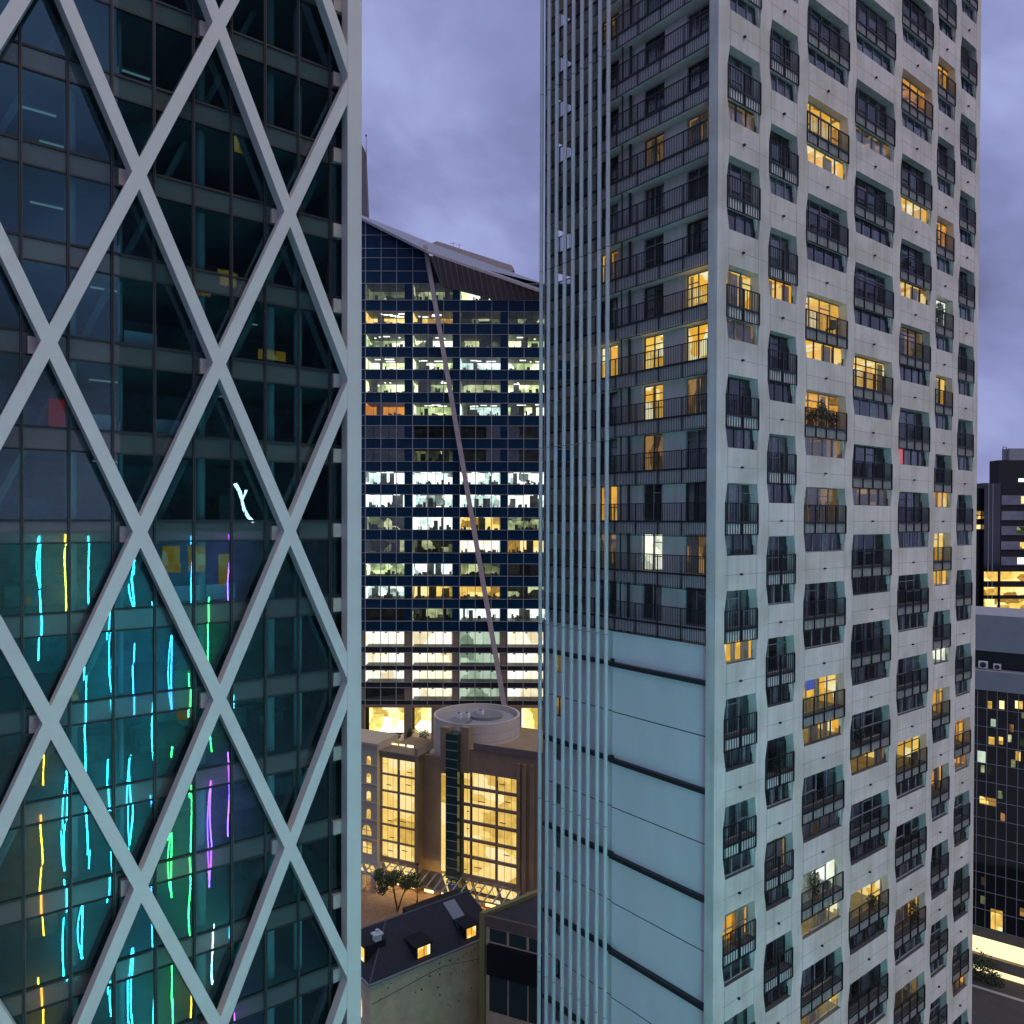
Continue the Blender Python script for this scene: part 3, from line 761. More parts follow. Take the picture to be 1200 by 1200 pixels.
for r in range(nrow):
    pat = PAT[r].split()
    for bi_, (x0, x1) in enumerate(bx):
        kind = pat[bi_]; z0, z1 = zq[r], zr[r]
        pn = MB(); pn.face([(x0, .02, z0), (x1, .02, z0), (x1, .02, z1), (x0, .02, z1)])
        o = pn.build("window", M_opane, BLU)
        rm = MB(); dpt = 5.0 if r < 15 else 3.0
        rm.face([(x0, dpt, z0), (x1, dpt, z0), (x1, dpt, z1), (x0, dpt, z1)], 0)
        rm.face([(x0, .05, z0), (x0, dpt, z0), (x0, dpt, z1), (x0, .05, z1)], 0); rm.face([(x1, .05, z0), (x1, dpt, z0), (x1, dpt, z1), (x1, .05, z1)], 0)
        rm.face([(x0, .05, z1), (x1, .05, z1), (x1, dpt, z1), (x0, dpt, z1)], 1); rm.face([(x0, .05, z0), (x1, .05, z0), (x1, dpt, z0), (x0, dpt, z0)], 1)
        rm.build("room", [OFF[kind], M_furn], o)
        if kind in ("dark",): continue
        fu = MB()
        if r < 15:
            for q in range(orng.randint(9, 16)):      # desks, screens, people-high clutter
                xx = orng.uniform(x0, x1 - .5); ww = orng.uniform(.12, .6); hh = orng.choice([.3, .35, .45, .6, .9, .5])
                yy = orng.uniform(.5, 3.8); fu.box(xx, min(xx + ww, x1 - .02), yy, yy + .3, z0 + .0, z0 + hh * (z1 - z0) / 2.2)
            for q in range(orng.randint(0, 3)):       # partitions and blinds
                xx = orng.uniform(x0 + .3, x1 - 1.6); yy = orng.uniform(1.5, 4.2); fu.box(xx, xx + orng.uniform(.3, 1.5), yy, yy + .08, z0, z1 - orng.choice([.02, .02, .6]))
            lt = MB()
            for q in range(orng.randint(2, 5)):       # ceiling fittings
                xx = orng.uniform(x0 + .2, x1 - 1.2); yy = orng.uniform(.8, 3.5); lt.box(xx, xx + orng.choice([.3, 1.1, 1.6]), yy, yy + .5, z1 - .09, z1 - .01)
            if kind not in ("orange", "dim"): lt.build("ceiling_light", emit("fitting" + str(r) + str(bi_), (1, 1, .92), 1.6), o)
        else:
            for q in range(3):
                xx = x0 + (x1 - x0) * (.15 + .32 * q); fu.box(xx, xx + .35, 1.0, 1.3, z1 - .45, z1 - .28)
        fu.build("furniture", M_furn, o)
# leaning mast
ms = MB(); a = B(499, 290); b = B(591, 826)
def mastp(f, wd): return (a[0] + (b[0] - a[0]) * f, a[1] + (b[1] - a[1]) * f)
w0, w1 = .38, .42
ms.hexa([(b[0] - w1, -1.3, b[1]), (b[0] + w1, -1.3, b[1]), (b[0] + w1, -.4, b[1]), (b[0] - w1, -.4, b[1]),
         (a[0] - w0, -1.3, a[1]), (a[0] + w0, -1.3, a[1]), (a[0] + w0, -.4, a[1]), (a[0] - w0, -.4, a[1])])
ms.build("leaning_mast", M_pinkst, BLU)
# overhanging louvred eave and roofs
ev = MB(); t0 = B(503, 299); t1 = B(632, 340); u0 = B(517, 336); u1 = B(583, 353); u2 = B(632, 351)
sc_ = (YB - 3) / YB
def pr(p, k=3.0): s = (YB - k) / YB; return (p[0] * s, -k, p[1] * s)
ext = 20
t2 = (t1[0] + ext, t1[1] - ext * .31); u3 = (u2[0] + ext, u2[1])
def eb(px):
    py = 336 + (px - 517) / 66 * 17 if px < 583 else 353 - (px - 583) * .04
    q = B(px, py); return (q[0], -.22, q[1])
def et(px): return pr(B(px, 299 + (px - 503) * 41 / 129.0))
ev.face([et(503), et(583), eb(583), eb(517)], 0); ev.face([et(583), et(660), eb(664), eb(583)], 0)
px = 506
while px < 660:
    p, q = Vector(et(px)), Vector(eb(max(518, px + 6)))
    ev.tube(p + Vector((0, -.06, 0)), q + Vector((0, -.06, 0)), .075, n=5, m=1); px += 7
ev.build("louvred_eave", [M_brown, M_grid], BLU)
rf = MB()
f0 = (Bx(420), -.3, B(420, 254)[1]); f1 = pr(B(499, 293)); f2 = pr(B(634, 340))
def at(px, py, Y): q = hit(px, py, (0, Y), (0, 1)); return (q[0], Y - YB, q[2])
k0 = at(420, 250.5, 147); k1 = at(506, 285, 147); k2 = at(634, 331, 147)
rf.face([f0, f1, k1, k0]); rf.face([f1, f2, k2, k1])
rf.face([(p[0], p[1], p[2] - .45) for p in (f0, f1, k1, k0)]); rf.face([f0, f1, (f1[0], f1[1], f1[2] - .45), (f0[0], f0[1], f0[2] - .45)]); rf.face([f1, f2, (f2[0], f2[1], f2[2] - .45), (f1[0], f1[1], f1[2] - .45)], 1)
rf.build("roof", [M_roofm, M_pinkst], BLU)
ph = MB(); P = [at(503, 286, 150), at(512, 282.5, 150), at(600, 311, 150), at(603, 317, 150), at(598, 319, 150), at(545, 302, 150)]
ph.prism_y([(p[0], p[2]) for p in P], P[0][1], P[0][1] + 8); ph.build("upper_roof", M_pinkst, BLU)
for (px, py) in ((531, 287), (538, 289)):
    an = MB(); q = at(px, py, 153); an.tube((q[0], q[1], q[2] - 1.5), (q[0], q[1], q[2] + .6), .05); an.tube((q[0] - .6, q[1], q[2] + .3), (q[0] + .6, q[1], q[2] + .3), .04); an.build("antenna", M_grey, BLU)
bk = MB(); bk.box(XA, XB2, 6.2, 30, BOT, ztop); bk.build("core", M_black, BLU)
# lobby level on the terrace
zl0, zl1 = Bz(866), Bz(829)
lb = MB()
lb.box(XA, XB2, -.3, 0.3, zl1, zbase)                                   # beam
for (p, q2) in ((400, 428), (474, 483), (506, 612)):
    lb.box(Bx(p), Bx(q2), -.3, .3, zl0, zl1 - .002)
lb.box(Bx(632), XB2, -.3, .3, zl0, zl1 - .002)
lb.build("lobby_wall", M_stone, BLU)
for (p, q2) in ((428, 474), (483, 506), (612, 632)):
    lo = MB(); lo.face([(Bx(p), 4, zl0), (Bx(q2), 4, zl0), (Bx(q2), 4, zl1), (Bx(p), 4, zl1)]); lo.face([(Bx(p), .2, zl1), (Bx(q2), .2, zl1), (Bx(q2), 4, zl1), (Bx(p), 4, zl1)])
    lo.build("lobby_window", M_lobby, BLU)

# ================================================================== car park with the drum, and the stucco building beside it
gdir = (-0.9063, 0.4225)
CPP = hit(540, 940, (0, 113), (0, 1))
CN = (-gdir[1], gdir[0])                      # inward = (-.4225..)
inw = (0.4226, 0.9063); gx_ = (0.9063, -0.4226)
CAR = thing("car_park_building", "car park building with glowing screens and a round drum on its roof", "car park", (CPP[0], CPP[1], 0), math.atan2(gx_[1], gx_[0]))
def Cc(px, py, dep=0.0):
    q = hit(px, py, (CPP[0] + inw[0] * dep, CPP[1] + inw[1] * dep), inw)
    return (q[0] - CPP[0]) * gx_[0] + (q[1] - CPP[1]) * gx_[1], q[2]
def Cx(px): return Cc(px, 940)[0]
leftb = [(888.5, 906.8), (908.6, 926.6), (928.4, 946.4), (948.2, 966.2), (967.8, 985.4), (987, 1005)]
zb_l = [(Cc(455, a)[1], Cc(455, b)[1]) for a, b in leftb]
rightb = [(907.5, 924.3), (927.6, 944.8), (948, 965.2), (968.6, 985.8), (989, 1006.2), (1009.6, 1029)]
zb_r = [(Cc(566, a)[1], Cc(566, b)[1]) for a, b in rightb]
colsL = [(447, 465.6), (467.2, 488)]; colsR = [(542.5, 550.6), (552.4, 580.4), (582.4, 606), (650, 676)]
cw = MB()
def wall_with(cw, colsx, bands, xa, xb, ztop, zbot, dep):
    e = [xa] + [v for c in colsx for v in c] + [xb]
    for i in range(0, len(e), 2): cw.face([(e[i], dep, zbot), (e[i + 1], dep, zbot), (e[i + 1], dep, ztop), (e[i], dep, ztop)])
    for (x0, x1) in colsx:
        zp = ztop
        for (t, b) in bands:
            cw.face([(x0, dep, t), (x1, dep, t), (x1, dep, zp), (x0, dep, zp)]); zp = b
        cw.face([(x0, dep, zbot), (x1, dep, zbot), (x1, dep, zp), (x0, dep, zp)])
cl = [(Cx(a), Cx(b)) for a, b in colsL]; crr = [(Cx(a), Cx(b)) for a, b in colsR]
zTopL = Cc(470, 884)[1]; zTopR = Cc(580, 882)[1]
xl0, xl1 = Cx(445), Cx(489); xr0, xr1 = Cx(541), Cx(720)
wall_with(cw, cl, zb_l, xl0, xl1, zTopL, -ZC + .02, 0)
wall_with(cw, crr, zb_r, xr0, xr1, zTopR, -ZC + .02, 0)
xs0, xs1 = Cx(517), Cx(527)
cw.box(xl1, xs0, 1.5, 2.0, -ZC + .02, zTopL)                       # recessed dark bay
cw.face([(xl1, 0, -ZC), (xl1, 1.5, -ZC), (xl1, 1.5, zTopL), (xl1, 0, zTopL)])
cw.face([(xl0, 0, zTopL), (xl1, 0, zTopL), (xl1, 9, zTopL), (xl0, 9, zTopL)])
cw.face([(xr0, 0, zTopR), (xr1, 0, zTopR), (xr1, 14, zTopR), (xr0, 14, zTopR)])
for (xx, m) in ((Cx(488.6), 0), (Cx(608), 0), (Cx(615), 0), (Cx(624), 0)):
    cw.box(xx - .25, xx + .25, -.3, -.002, -ZC + .02, zTopR - 1)
cw.build("wall", M_beige, CAR)
for lst, bands in ((cl, zb_l), (crr, zb_r)):
    for (x0, x1) in lst:
        for (t, b) in bands:
            sc2 = MB(); sc2.face([(x0, .35, b), (x1, .35, b), (x1, .35, t), (x0, .35, t)], 0)
            sc2.face([(x0, .01, b), (x1, .01, b), (x1, .35, b), (x0, .35, b)], 1)
            n = max(2, int((x1 - x0) / .8))
            for i in range(1, n): 
                xx = x0 + (x1 - x0) * i / n; sc2.box(xx - .018, xx + .018, .3, .34, b, t, 2)
            if orng.random() < .55:
                xx = orng.uniform(x0, (x0 + x1) / 2); zz2 = b + (t - b) * orng.uniform(.2, .6); sc2.box(xx, xx + (x1 - x0) * .3, .2, .25, zz2, zz2 + .12, 1)
            sc2.build("lit_screen", [M_park, M_brown, M_stone], CAR)
sg = MB(); sx0, sx1 = Cx(527), Cx(540.5); sg.box(sx0, sx1, -1.2, .8, Cc(533, 1026)[1], Cc(533, 858)[1])
z = Cc(533, 1024)[1]
while z < Cc(533, 862)[1]: sg.box(sx0 - .03, sx1 + .03, -1.24, -1.205, z, z + .10, 1); z += 1.32
sg.build("stair_glass", [M_gglass, M_grid], CAR)
lsb = MB(); lsb.box(xs0 - .1, sx0 - .15, .2, .5, Cc(522, 1022)[1], Cc(522, 908)[1]); lsb.build("lit_slot", M_park, CAR)
pn = MB(); pn.box(Cx(517), sx0 - .01, -.3, .9, Cc(522, 905)[1], Cc(522, 852)[1]); pn.box(sx1 + .01, Cx(550), -.3, .9, Cc(545, 905)[1], Cc(545, 852)[1]); pn.build("stair_wall", M_beige, CAR)
# drum
dc = Cc(559, 836, 7.5); dx0, dz = dc[0], dc[1]; RD = 6.7
dm = MB(); nseg = 64; zlow = Cc(559, 905)[1]
ring = lambda r, z: [(dx0 + r * math.cos(2 * math.pi * i / nseg), 7.5 + r * math.sin(2 * math.pi * i / nseg), z) for i in range(nseg)]
o1, o2 = ring(RD, zlow), ring(RD, dz); i2 = ring(RD - .35, dz); i1 = ring(RD - .35, dz - .8)
for i in range(nseg):
    j = (i + 1) % nseg
    dm.face([o1[i], o1[j], o2[j], o2[i]]); dm.face([o2[i], o2[j], i2[j], i2[i]]); dm.face([i2[i], i2[j], i1[j], i1[i]])
dm.face(i1, 1)
for f in (.18, .38, .58, .78):                                     # cladding joints
    zz3 = zlow + (dz - zlow) * f; r1 = ring(RD + .012, zz3); r2 = ring(RD + .012, zz3 + .05)
    for i in range(nseg): j = (i + 1) % nseg; dm.face([r1[i], r1[j], r2[j], r2[i]], 2)
dm.build("drum", [M_drum, M_grey, M_joint], CAR)
dpl = MB(); cdx, cdy = dx0 + .8, 9.0
rr = [(cdx + 2.6 * math.cos(2 * math.pi * i / 32), cdy + 2.6 * math.sin(2 * math.pi * i / 32)) for i in range(32)]
dpl.prism_z(rr, dz - .8, dz - .35); dpl.box(dx0 - 3.2, dx0 + 0.2, 3.0, 5.6, dz - .795, dz - .5); dpl.build("roof_hatch", M_roofm, CAR)
for (u, v) in ((-1.6, 5.9), (-2.6, 5.2), (-0.4, 8.2)):
    ac = MB(); ac.box(dx0 + u, dx0 + u + .9, v, v + .7, dz - .34 if u > -1 else dz - .49, dz + .25); ac.tube((dx0 + u + .45, v + .35, dz + .25), (dx0 + u + .45, v + .35, dz + .31), .28, n=14, m=1)
    ac.build("rooftop_unit", [M_white, M_dark], CAR)
# terrace deck between the drum and the office lobby, with its parapet
td = MB(); zdeck = zl0
tx0, tx1 = Cx(424) - 4, Cx(720)
td.box(tx0, tx1, 4.0, 40, zdeck - .5, zdeck - .01); td.build("terrace_deck", M_pinkst, CAR)
tp = MB(); tp.box(tx0 + 3, Cx(513), 3.6, 3.9, zdeck - 1.2, zdeck + .75); tp.build("parapet", M_herit, CAR)
for (p, q2) in ((449, 457), (459, 466), (468, 474), (477, 484)):
    lw = MB(); lw.box(Cc(p, 880, 3)[0], Cc(q2, 880, 3)[0], 3.0, 3.1, Cc(470, 880, 3)[1], Cc(470, 872, 3)[1]); lw.build("clerestory_window", M_lobby if p < 470 else M_shop, CAR)
cp = MB(); cp.box(xl0, xl1, 2.9, 3.5, zTopL, zdeck - .6); cp.box(xl0 - .3, xl1 + .3, -.4, 3.4, zTopL + .004, zTopL + .25); cp.build("cornice", M_stone, CAR)
fg = MB(); fg.box(xr0 + 2, xr1, -.2, -.1, zTopR, zTopR + 1.0); fg.build("roof_screen", M_brown, CAR)

HER = thing("stucco_building", "cream stucco building with arched lit windows beside the car park", "building", (CPP[0], CPP[1], 0), math.atan2(gx_[1], gx_[0]))
hb = MB(); hx0, hx1 = Cx(395), Cx(446) - .05
hzt = Cc(435, 868)[1]
hb.box(hx0, hx1, -.8, 5, -ZC + .02, hzt); hb.box(hx0, hx1 + .5, -1.15, -.8, hzt - .35, hzt); hb.build("wall", M_herit, HER)
co_ = MB()
for py in (897, 919, 940, 961, 984): zz4 = Cc(435, py, -.8)[1]; co_.box(hx0, hx1, -.95, -.803, zz4 - .07, zz4 + .07)
co_.build("string_course", M_herit, HER)
for px in (409, 417.5, 432.2, 424.6):
    for (t, b) in ((886, 896.5), (906, 917), (927, 938), (948, 959)):
        x0 = Cc(px - 2.4, 940, -.8)[0]; x1 = Cc(px + 2.4, 940, -.8)[0]; zt2, zb2 = Cc(432, t, -.8)[1], Cc(432, b, -.8)[1]
        if px == 424.6: continue
        r = (x1 - x0) / 2; xc = (x0 + x1) / 2
        pts = [(x0, zb2), (x1, zb2)] + [(xc + r * math.cos(math.pi * i / 8), zt2 - r + r * math.sin(math.pi * i / 8)) for i in range(9)]
        aw = MB(); aw.prism_y(pts, -.83, -.79); aw.build("arched_window", M_park, HER)
for (px, t, b, hw_) in ((430, 967, 979, 5.2), (430.5, 987, 1000, 5), (417, 967, 979, 5), (417, 987, 1000, 4)):
    x0 = Cc(px - hw_, 940, -.8)[0]; x1 = Cc(px + hw_, 940, -.8)[0]; zt2, zb2 = Cc(432, t, -.8)[1], Cc(432, b, -.8)[1]
    aw = MB(); r = (x1 - x0) / 2; xc = (x0 + x1) / 2
    if t == 967: pts = [(x0, zb2), (x1, zb2)] + [(xc + r * math.cos(math.pi * i / 10), zt2 - (zt2 - zb2) * .7 + (zt2 - zb2) * .7 * math.sin(math.pi * i / 10)) for i in range(11)]
    else: pts = [(x0, zb2), (x1, zb2), (x1, zt2), (x0, zt2)]
    aw.prism_y(pts, -.83, -.79)
    o = aw.build("window", M_park, HER); fr = MB(); fr.box(xc - .06, xc + .06, -.87, -.832, zb2, zt2); fr.box(x0, x1, -.866, -.833, (zb2 + zt2) / 2 - .04, (zb2 + zt2) / 2 + .04); fr.build("frame", M_herit, o)

# shopfronts and canopy along the foot of the car park
SHP = thing("shop_canopy", "long sloping glass canopy lit from below along the plaza", "canopy", (CPP[0], CPP[1], 0), math.atan2(gx_[1], gx_[0]))
zc0 = Cc(540, 1030)[1]
cn = MB(); xa_, xb_ = Cx(400), Cx(720)
ca0, ca1 = zc0 + 0.25, zc0 - .55
cn.face([(xa_, -.1, ca0), (xb_, -.1, ca0), (xb_, -3.4, ca1), (xa_, -3.4, ca1)])
cn.build("glass_roof", glass("canopy_glass", (.75, .72, .62), .06), SHP)
rb = MB(); xx = xa_
while xx < xb_: rb.hexa([(xx, -3.5, ca1 - .05), (xx + .12, -3.5, ca1 - .05), (xx + .12, -.1, ca0 - .05), (xx, -.1, ca0 - .05), (xx, -3.5, ca1 + .1), (xx + .12, -3.5, ca1 + .1), (xx + .12, -.1, ca0 + .1), (xx, -.1, ca0 + .1)]); xx += 1.35
rb.box(xa_, xb_, -3.65, -3.52, ca1 - .1, ca1 + .1); rb.build("rib", M_grid, SHP)
for i, px in enumerate((428, 443, 458, 474, 498, 518, 545, 570, 590, 612, 640)):
    x0 = Cx(px) 
    sw = MB(); wdt = 2.0 if i % 2 else 1.5; sw.box(x0, x0 + wdt, -.14, -.06, -ZC + .3, ca0 - 1.0); sw.build("shopfront", M_shop, SHP)
for i in range(12):
    x0 = xa_ + (xb_ - xa_) * (i + .5) / 12; dlb = MB(); dlb.tube((x0, -1.6, ca1 - .02), (x0, -1.6, ca1 - .10), .16, n=10); dlb.build("plaza_fill_lamp", emit("plaza_fill_lamp%d" % i, (1, .70, .30), 130), SHP)  # unseen lamps added under the canopy to warm the plaza floor
cp2 = MB()
for px in (436, 452): x0 = Cx(px); cp2.box(x0 - .45, x0 + .45, -3.2, -2.3, -ZC + .02, ca1 - .1)
cp2.build("pillar", M_herit, SHP)

pz = MB(zo=0)
pc = [hitz(380, 1040, -ZC), hitz(640, 1062, -ZC), hitz(600, 1100, -ZC), hitz(300, 1200, -ZC)]
pz.face([(p[0], p[1], .006) for p in ((pc[0][0], pc[0][1] + 8, 0), (pc[1][0], pc[1][1] + 8, 0), pc[2], pc[3])])
M_pav = M_brick
tag(pz.build("plaza", M_pav), kind="structure")

def leaf_cloud(mb, c, rx, ry, rz, n, size, rng, m=0, hollow=.45):
    for _ in range(n):
        while True:
            v = Vector((rng.uniform(-1, 1), rng.uniform(-1, 1), rng.uniform(-1, 1)))
            if hollow < v.length < 1: break
        p = Vector((c[0] + v.x * rx, c[1] + v.y * ry, c[2] + v.z * rz))
        a = Vector((rng.gauss(0, 1), rng.gauss(0, 1), rng.gauss(0, 1))).normalized(); b = a.orthogonal().normalized(); d = a.cross(b)
        s = size * rng.uniform(.6, 1.3)
        mb.face([p - b * s, p + d * s * .55, p + b * s, p - d * s * .55], m)
def tree(label, group, px, py, H, W, leaf, seed, name="plaza_tree", cat="tree", z=-ZC, stems=3, dens=1.0, leafsize=.16):
    rng = random.Random(seed)
    b = hitz(px, py, z); t = thing(name, label, cat, (b[0], b[1], z + ZC), 0, group)
    tk = MB(zo=0); cr_ = MB(zo=0)
    for s in range(stems):
        ang = s * 2.2 + rng.uniform(-.3, .3); top = Vector((math.cos(ang) * W * .22, math.sin(ang) * W * .22, H * rng.uniform(.55, .75)))
        mid = Vector((math.cos(ang) * W * .1, math.sin(ang) * W * .1, H * .3))
        tk.tube((0, 0, 0), mid, .10 * H / 6, .075 * H / 6, 7); tk.tube(mid, top, .075 * H / 6, .03 * H / 6, 6)
        for q in range(5):
            st_ = mid.lerp(top, rng.uniform(.2, 1)); a2 = rng.uniform(0, 6.28); en = st_ + Vector((math.cos(a2) * W * .26, math.sin(a2) * W * .26, rng.uniform(.05, .3) * H))
            tk.tube(st_, en, .035 * H / 6, .012 * H / 6, 5)
            leaf_cloud(cr_, en, W * rng.uniform(.10, .2), W * rng.uniform(.10, .2), H * rng.uniform(.05, .11), int(150 * dens), leafsize, rng, hollow=.1)
        leaf_cloud(cr_, top, W * .2, W * .2, H * .12, int(220 * dens), leafsize, rng, hollow=.1)
    tk.build("trunk", M_bark, t); cr_.build("crown", leaf, t)
    return t
tree("thin leafy plaza tree standing in front of the lit shopfronts", None, 466, 1068, 7.2, 6.6, M_leaf, 4, dens=1.5, leafsize=.15)
lp = thing("lamp_post", "thin dark lamp post on the plaza right of the tree", "lamp post", (*hitz(489, 1058, -ZC)[:2], 0))
q = MB(zo=0); q.tube((0, 0, 0), (0, 0, 5.6), .07, .05); q.tube((0, 0, 0), (0, 0, .4), .13); q.build("post", M_dark, lp)
q = MB(zo=0); q.box(-.25, .25, -.12, .12, 5.6, 5.72); q.build("lamp_head", M_dark, lp)

# roof-terrace shrubs
def shrub(name, label, cat, P, rx, rz, leaf, seed, pot=None, group=None, dens=220, ls=.13, rot=0):
    rng = random.Random(seed)
    t = thing(name, label, cat, P, rot, group)
    c = MB(zo=0); base = .5 * rz if not pot else pot
    leaf_cloud(c, (0, 0, base + rz * .9), rx, rx, rz, dens, ls, rng, hollow=.0)
    for q in range(5): 
        a = rng.uniform(0, 6.28); c.tube((0, 0, base * .5), (math.cos(a) * rx * .5, math.sin(a) * rx * .5, base + rz), .02, .008, 4)
    c.build("foliage", leaf, t)
    if pot:
        p = MB(zo=0); p.tube((0, 0, 0), (0, 0, pot), rx * .38, rx * .55, 12); p.build("pot", M_terra, t)
    return t
for i, (px, py, rx, rz, lab) in enumerate(((499, 863, 1.0, .8, "round clipped shrub on the terrace left of the drum"), (442, 866, .9, .5, "low dark shrub at the left end of the office terrace"),
        (470, 858, .7, .6, "loose green shrub in the middle of the lit terrace"), (432, 858, .5, .9, "tall thin shrub by the first lobby window"), (617, 862, .7, .4, "small shrub on the terrace right of the drum"),
        (487, 853, .5, .9, "upright shrub between the two lobby windows"))):
    q = hitz(px, py, zl0); shrub("terrace_shrub", lab, "shrub", (q[0], min(q[1], YB - 1.2), zl0 + ZC), rx, rz, M_leaf, 60 + i, group="terrace shrubs", ls=.15)

# ================================================================== slate-roofed house
ZE = -44.4
c0 = hitz(433, 1154, ZE); c1 = hitz(557.6, 1102.7, ZE)
hd = Vector((c1[0] - c0[0], c1[1] - c0[1], 0)); HLn = hd.length + 3; hd.normalize(); hn_ = Vector((-hd.y, hd.x, 0))
HOU = thing("slate_house", "old cream house with a dark slate hipped roof and lit dormers", "house", (c0[0], c0[1], 0), math.atan2(hd.y, hd.x))
HWd = 9.6
def ridge(px, py, dep):
    """local x and height of the ridge seen at a pixel, on the vertical plane dep behind the front eave"""
    P = (c0[0] + hn_.x * dep, c0[1] + hn_.y * dep); q = hit(px, py, P, (hn_.x, hn_.y))
    return (q[0] - c0[0]) * hd.x + (q[1] - c0[1]) * hd.y, q[2]
rA = ridge(452, 1079, HWd / 2); rB = ridge(532, 1050, HWd / 2)
RZ = (rA[1] + rB[1]) / 2 - ZE
r1 = hitz(458, 1080, ZE + RZ)
def Hl(w): v = Vector((w[0] - c0[0], w[1] - c0[1], 0)); return v.dot(hd), v.dot(hn_)
ra, rb_ = Hl(r1); 
rx1 = rA[0]; ry = HWd / 2
rx2 = rB[0] + 2.0
wl = MB(); wl.box(.25, HLn - .2, .3, HWd - .3, -ZC + .02, ZE - .12); wl.build("wall", M_peel, HOU)
ro = MB(); ov = .0
A, Bc, Cc_, Dd = (0, 0, ZE), (HLn, 0, ZE), (HLn, HWd, ZE), (0, HWd, ZE); R1, R2 = (rx1, ry, ZE + RZ), (rx2, ry, ZE + RZ)
ro.face([A, Bc, R2, R1]); ro.face([Bc, Cc_, R2]); ro.face([Cc_, Dd, R1, R2]); ro.face([Dd, A, R1]); ro.face([A, Dd, Cc_, Bc])
roof = ro.build("roof", M_slate, HOU)
gt = MB(); gt.box(-.1, HLn + .1, -.16, -.01, ZE - .18, ZE + .03); gt.box(-.16, -.01, -.16, HWd, ZE - .18, ZE + .03); gt.build("gutter", M_grey, HOU)
rd = MB(); rd.tube(R1, R2, .10, n=6); rd.tube(A, R1, .08, n=6); rd.build("ridge_cap", principled("lead", (.10, .10, .12), .6), HOU)
def on_slope(y): return ZE + RZ * y / ry
for (pa, pb, ya, yb_) in ((489, 504.5, 1126, 1112), (546.5, 558, 1104, 1092)):
    y0 = .45; ua, za_ = ridge(pa, ya, y0); ub, zb3 = ridge(pb, yb_, y0); dz0 = on_slope(y0)
    wv = ub - ua; dm_ = MB(); dm_.box(ua - .15, ub + .15, y0, 2.6, dz0 - .1, dz0 + 1.2); dm_.box(ua - .3, ub + .3, y0 - .15, 2.8, dz0 + 1.203, dz0 + 1.32)
    o = dm_.build("dormer", M_black, HOU)
    for s in (0.04, .53):
        wn = MB(); wn.box(ua + wv * s, ua + wv * (s + .43), y0 - .03, y0 - .004, dz0 + .08, dz0 + 1.08); wn.build("window", M_bright, o)
u = -0.02; dm_ = MB(); dm_.box(.9, 3.2, 2.6, 4.4, on_slope(1.2) - .3, on_slope(1.2) + 1.5); o = dm_.build("dormer", M_black, HOU)
wn = MB(); wn.box(.86, .896, 2.8, 4.2, on_slope(1.2) - .1, on_slope(1.2) + 1.2); wn.build("window", M_bright, o)
wk = MB(); n_s = Vector((0, -RZ, ry)).normalized()
wa = ridge(519, 1058, ry - .3)[0]; wb_ = ridge(532, 1053, ry - .3)[0]; wc = ridge(551, 1085, 1.6)[0]
for (a_, b_) in ((wa, wb_),):
    P = [(wc - (b_ - a_) , 1.6, on_slope(1.6)), (wc, 1.6, on_slope(1.6)), (b_, ry - .3, on_slope(ry - .3)), (a_, ry - .3, on_slope(ry - .3))]
    wk.hexa([(p[0], p[1] + n_s.y * .02, p[2] + n_s.z * .02) for p in P] + [(p[0], p[1] + n_s.y * .09, p[2] + n_s.z * .09) for p in P])
wk.build("roof_walkway", M_grey, HOU)
cvx, cvz = ridge(442, 1096, 3.0); cv = MB(); cv.box(cvx - .35, cvx + .35, 2.7, 3.3, ZE + .5, cvz + .1); cv.box(cvx - .5, cvx + .5, 2.55, 3.45, cvz + .103, cvz + .25); cv.tube((cvx, 3, cvz + .25), (cvx, 3, cvz + .6), .18, n=10); cv.build("chimney", M_white, HOU)
for (y_, z_) in ((2.0, -52), (6.0, -52), (2.0, -48.6)):
    wn = MB(); wn.box(.20, .246, y_, y_ + 1.2, z_, z_ + 1.7); wn.build("side_window", M_bright, HOU)
# stains, bolts and a cable on the blank wall
sn = MB(); srng = random.Random(5)
for _ in range(45):
    x_ = srng.uniform(1, HLn - 1); z_ = ZE - 0.9 - abs(srng.gauss(0, 2.3)); s1, s2 = srng.uniform(.03, .22), srng.uniform(.03, .16)
    if srng.random() < .7: x_ = srng.uniform(HLn * .5, HLn - .6)
    n = 7; pts = [(x_ + s1 * srng.uniform(.5, 1) * math.cos(6.283 * i / n), z_ + s2 * srng.uniform(.5, 1) * math.sin(6.283 * i / n)) for i in range(n)]
    sn.prism_y(pts, .285, .303)
sn.tube((.4, .285, ZE - 2.2), (8.5, .285, ZE - 1.4), .025, n=5); sn.tube((8.5, .285, ZE - 1.4), (HLn - .5, .285, ZE - 2.6), .02, n=5)
sn.build("wall_stain", M_black, HOU)

DPW = thing("dark_yard_wall", "dark parapet wall along the plaza behind the slate house", "wall", (c0[0], c0[1], 0), math.atan2(hd.y, hd.x))
q = MB(); q.box(-6, HLn + 2, HWd + 2.2, HWd + 2.7, -ZC + .02, ZE - 1.6); q.box(HLn - 5, HLn + 2.5, HWd + .3, HWd + 2.1, -ZC + .02, ZE - .5); q.build("wall_body", M_black, DPW)
q = MB(); q.box(-6, HLn + 2, HWd + 2.1, HWd + 2.8, ZE - 1.598, ZE - 1.5); q.build("coping", M_brown, DPW)

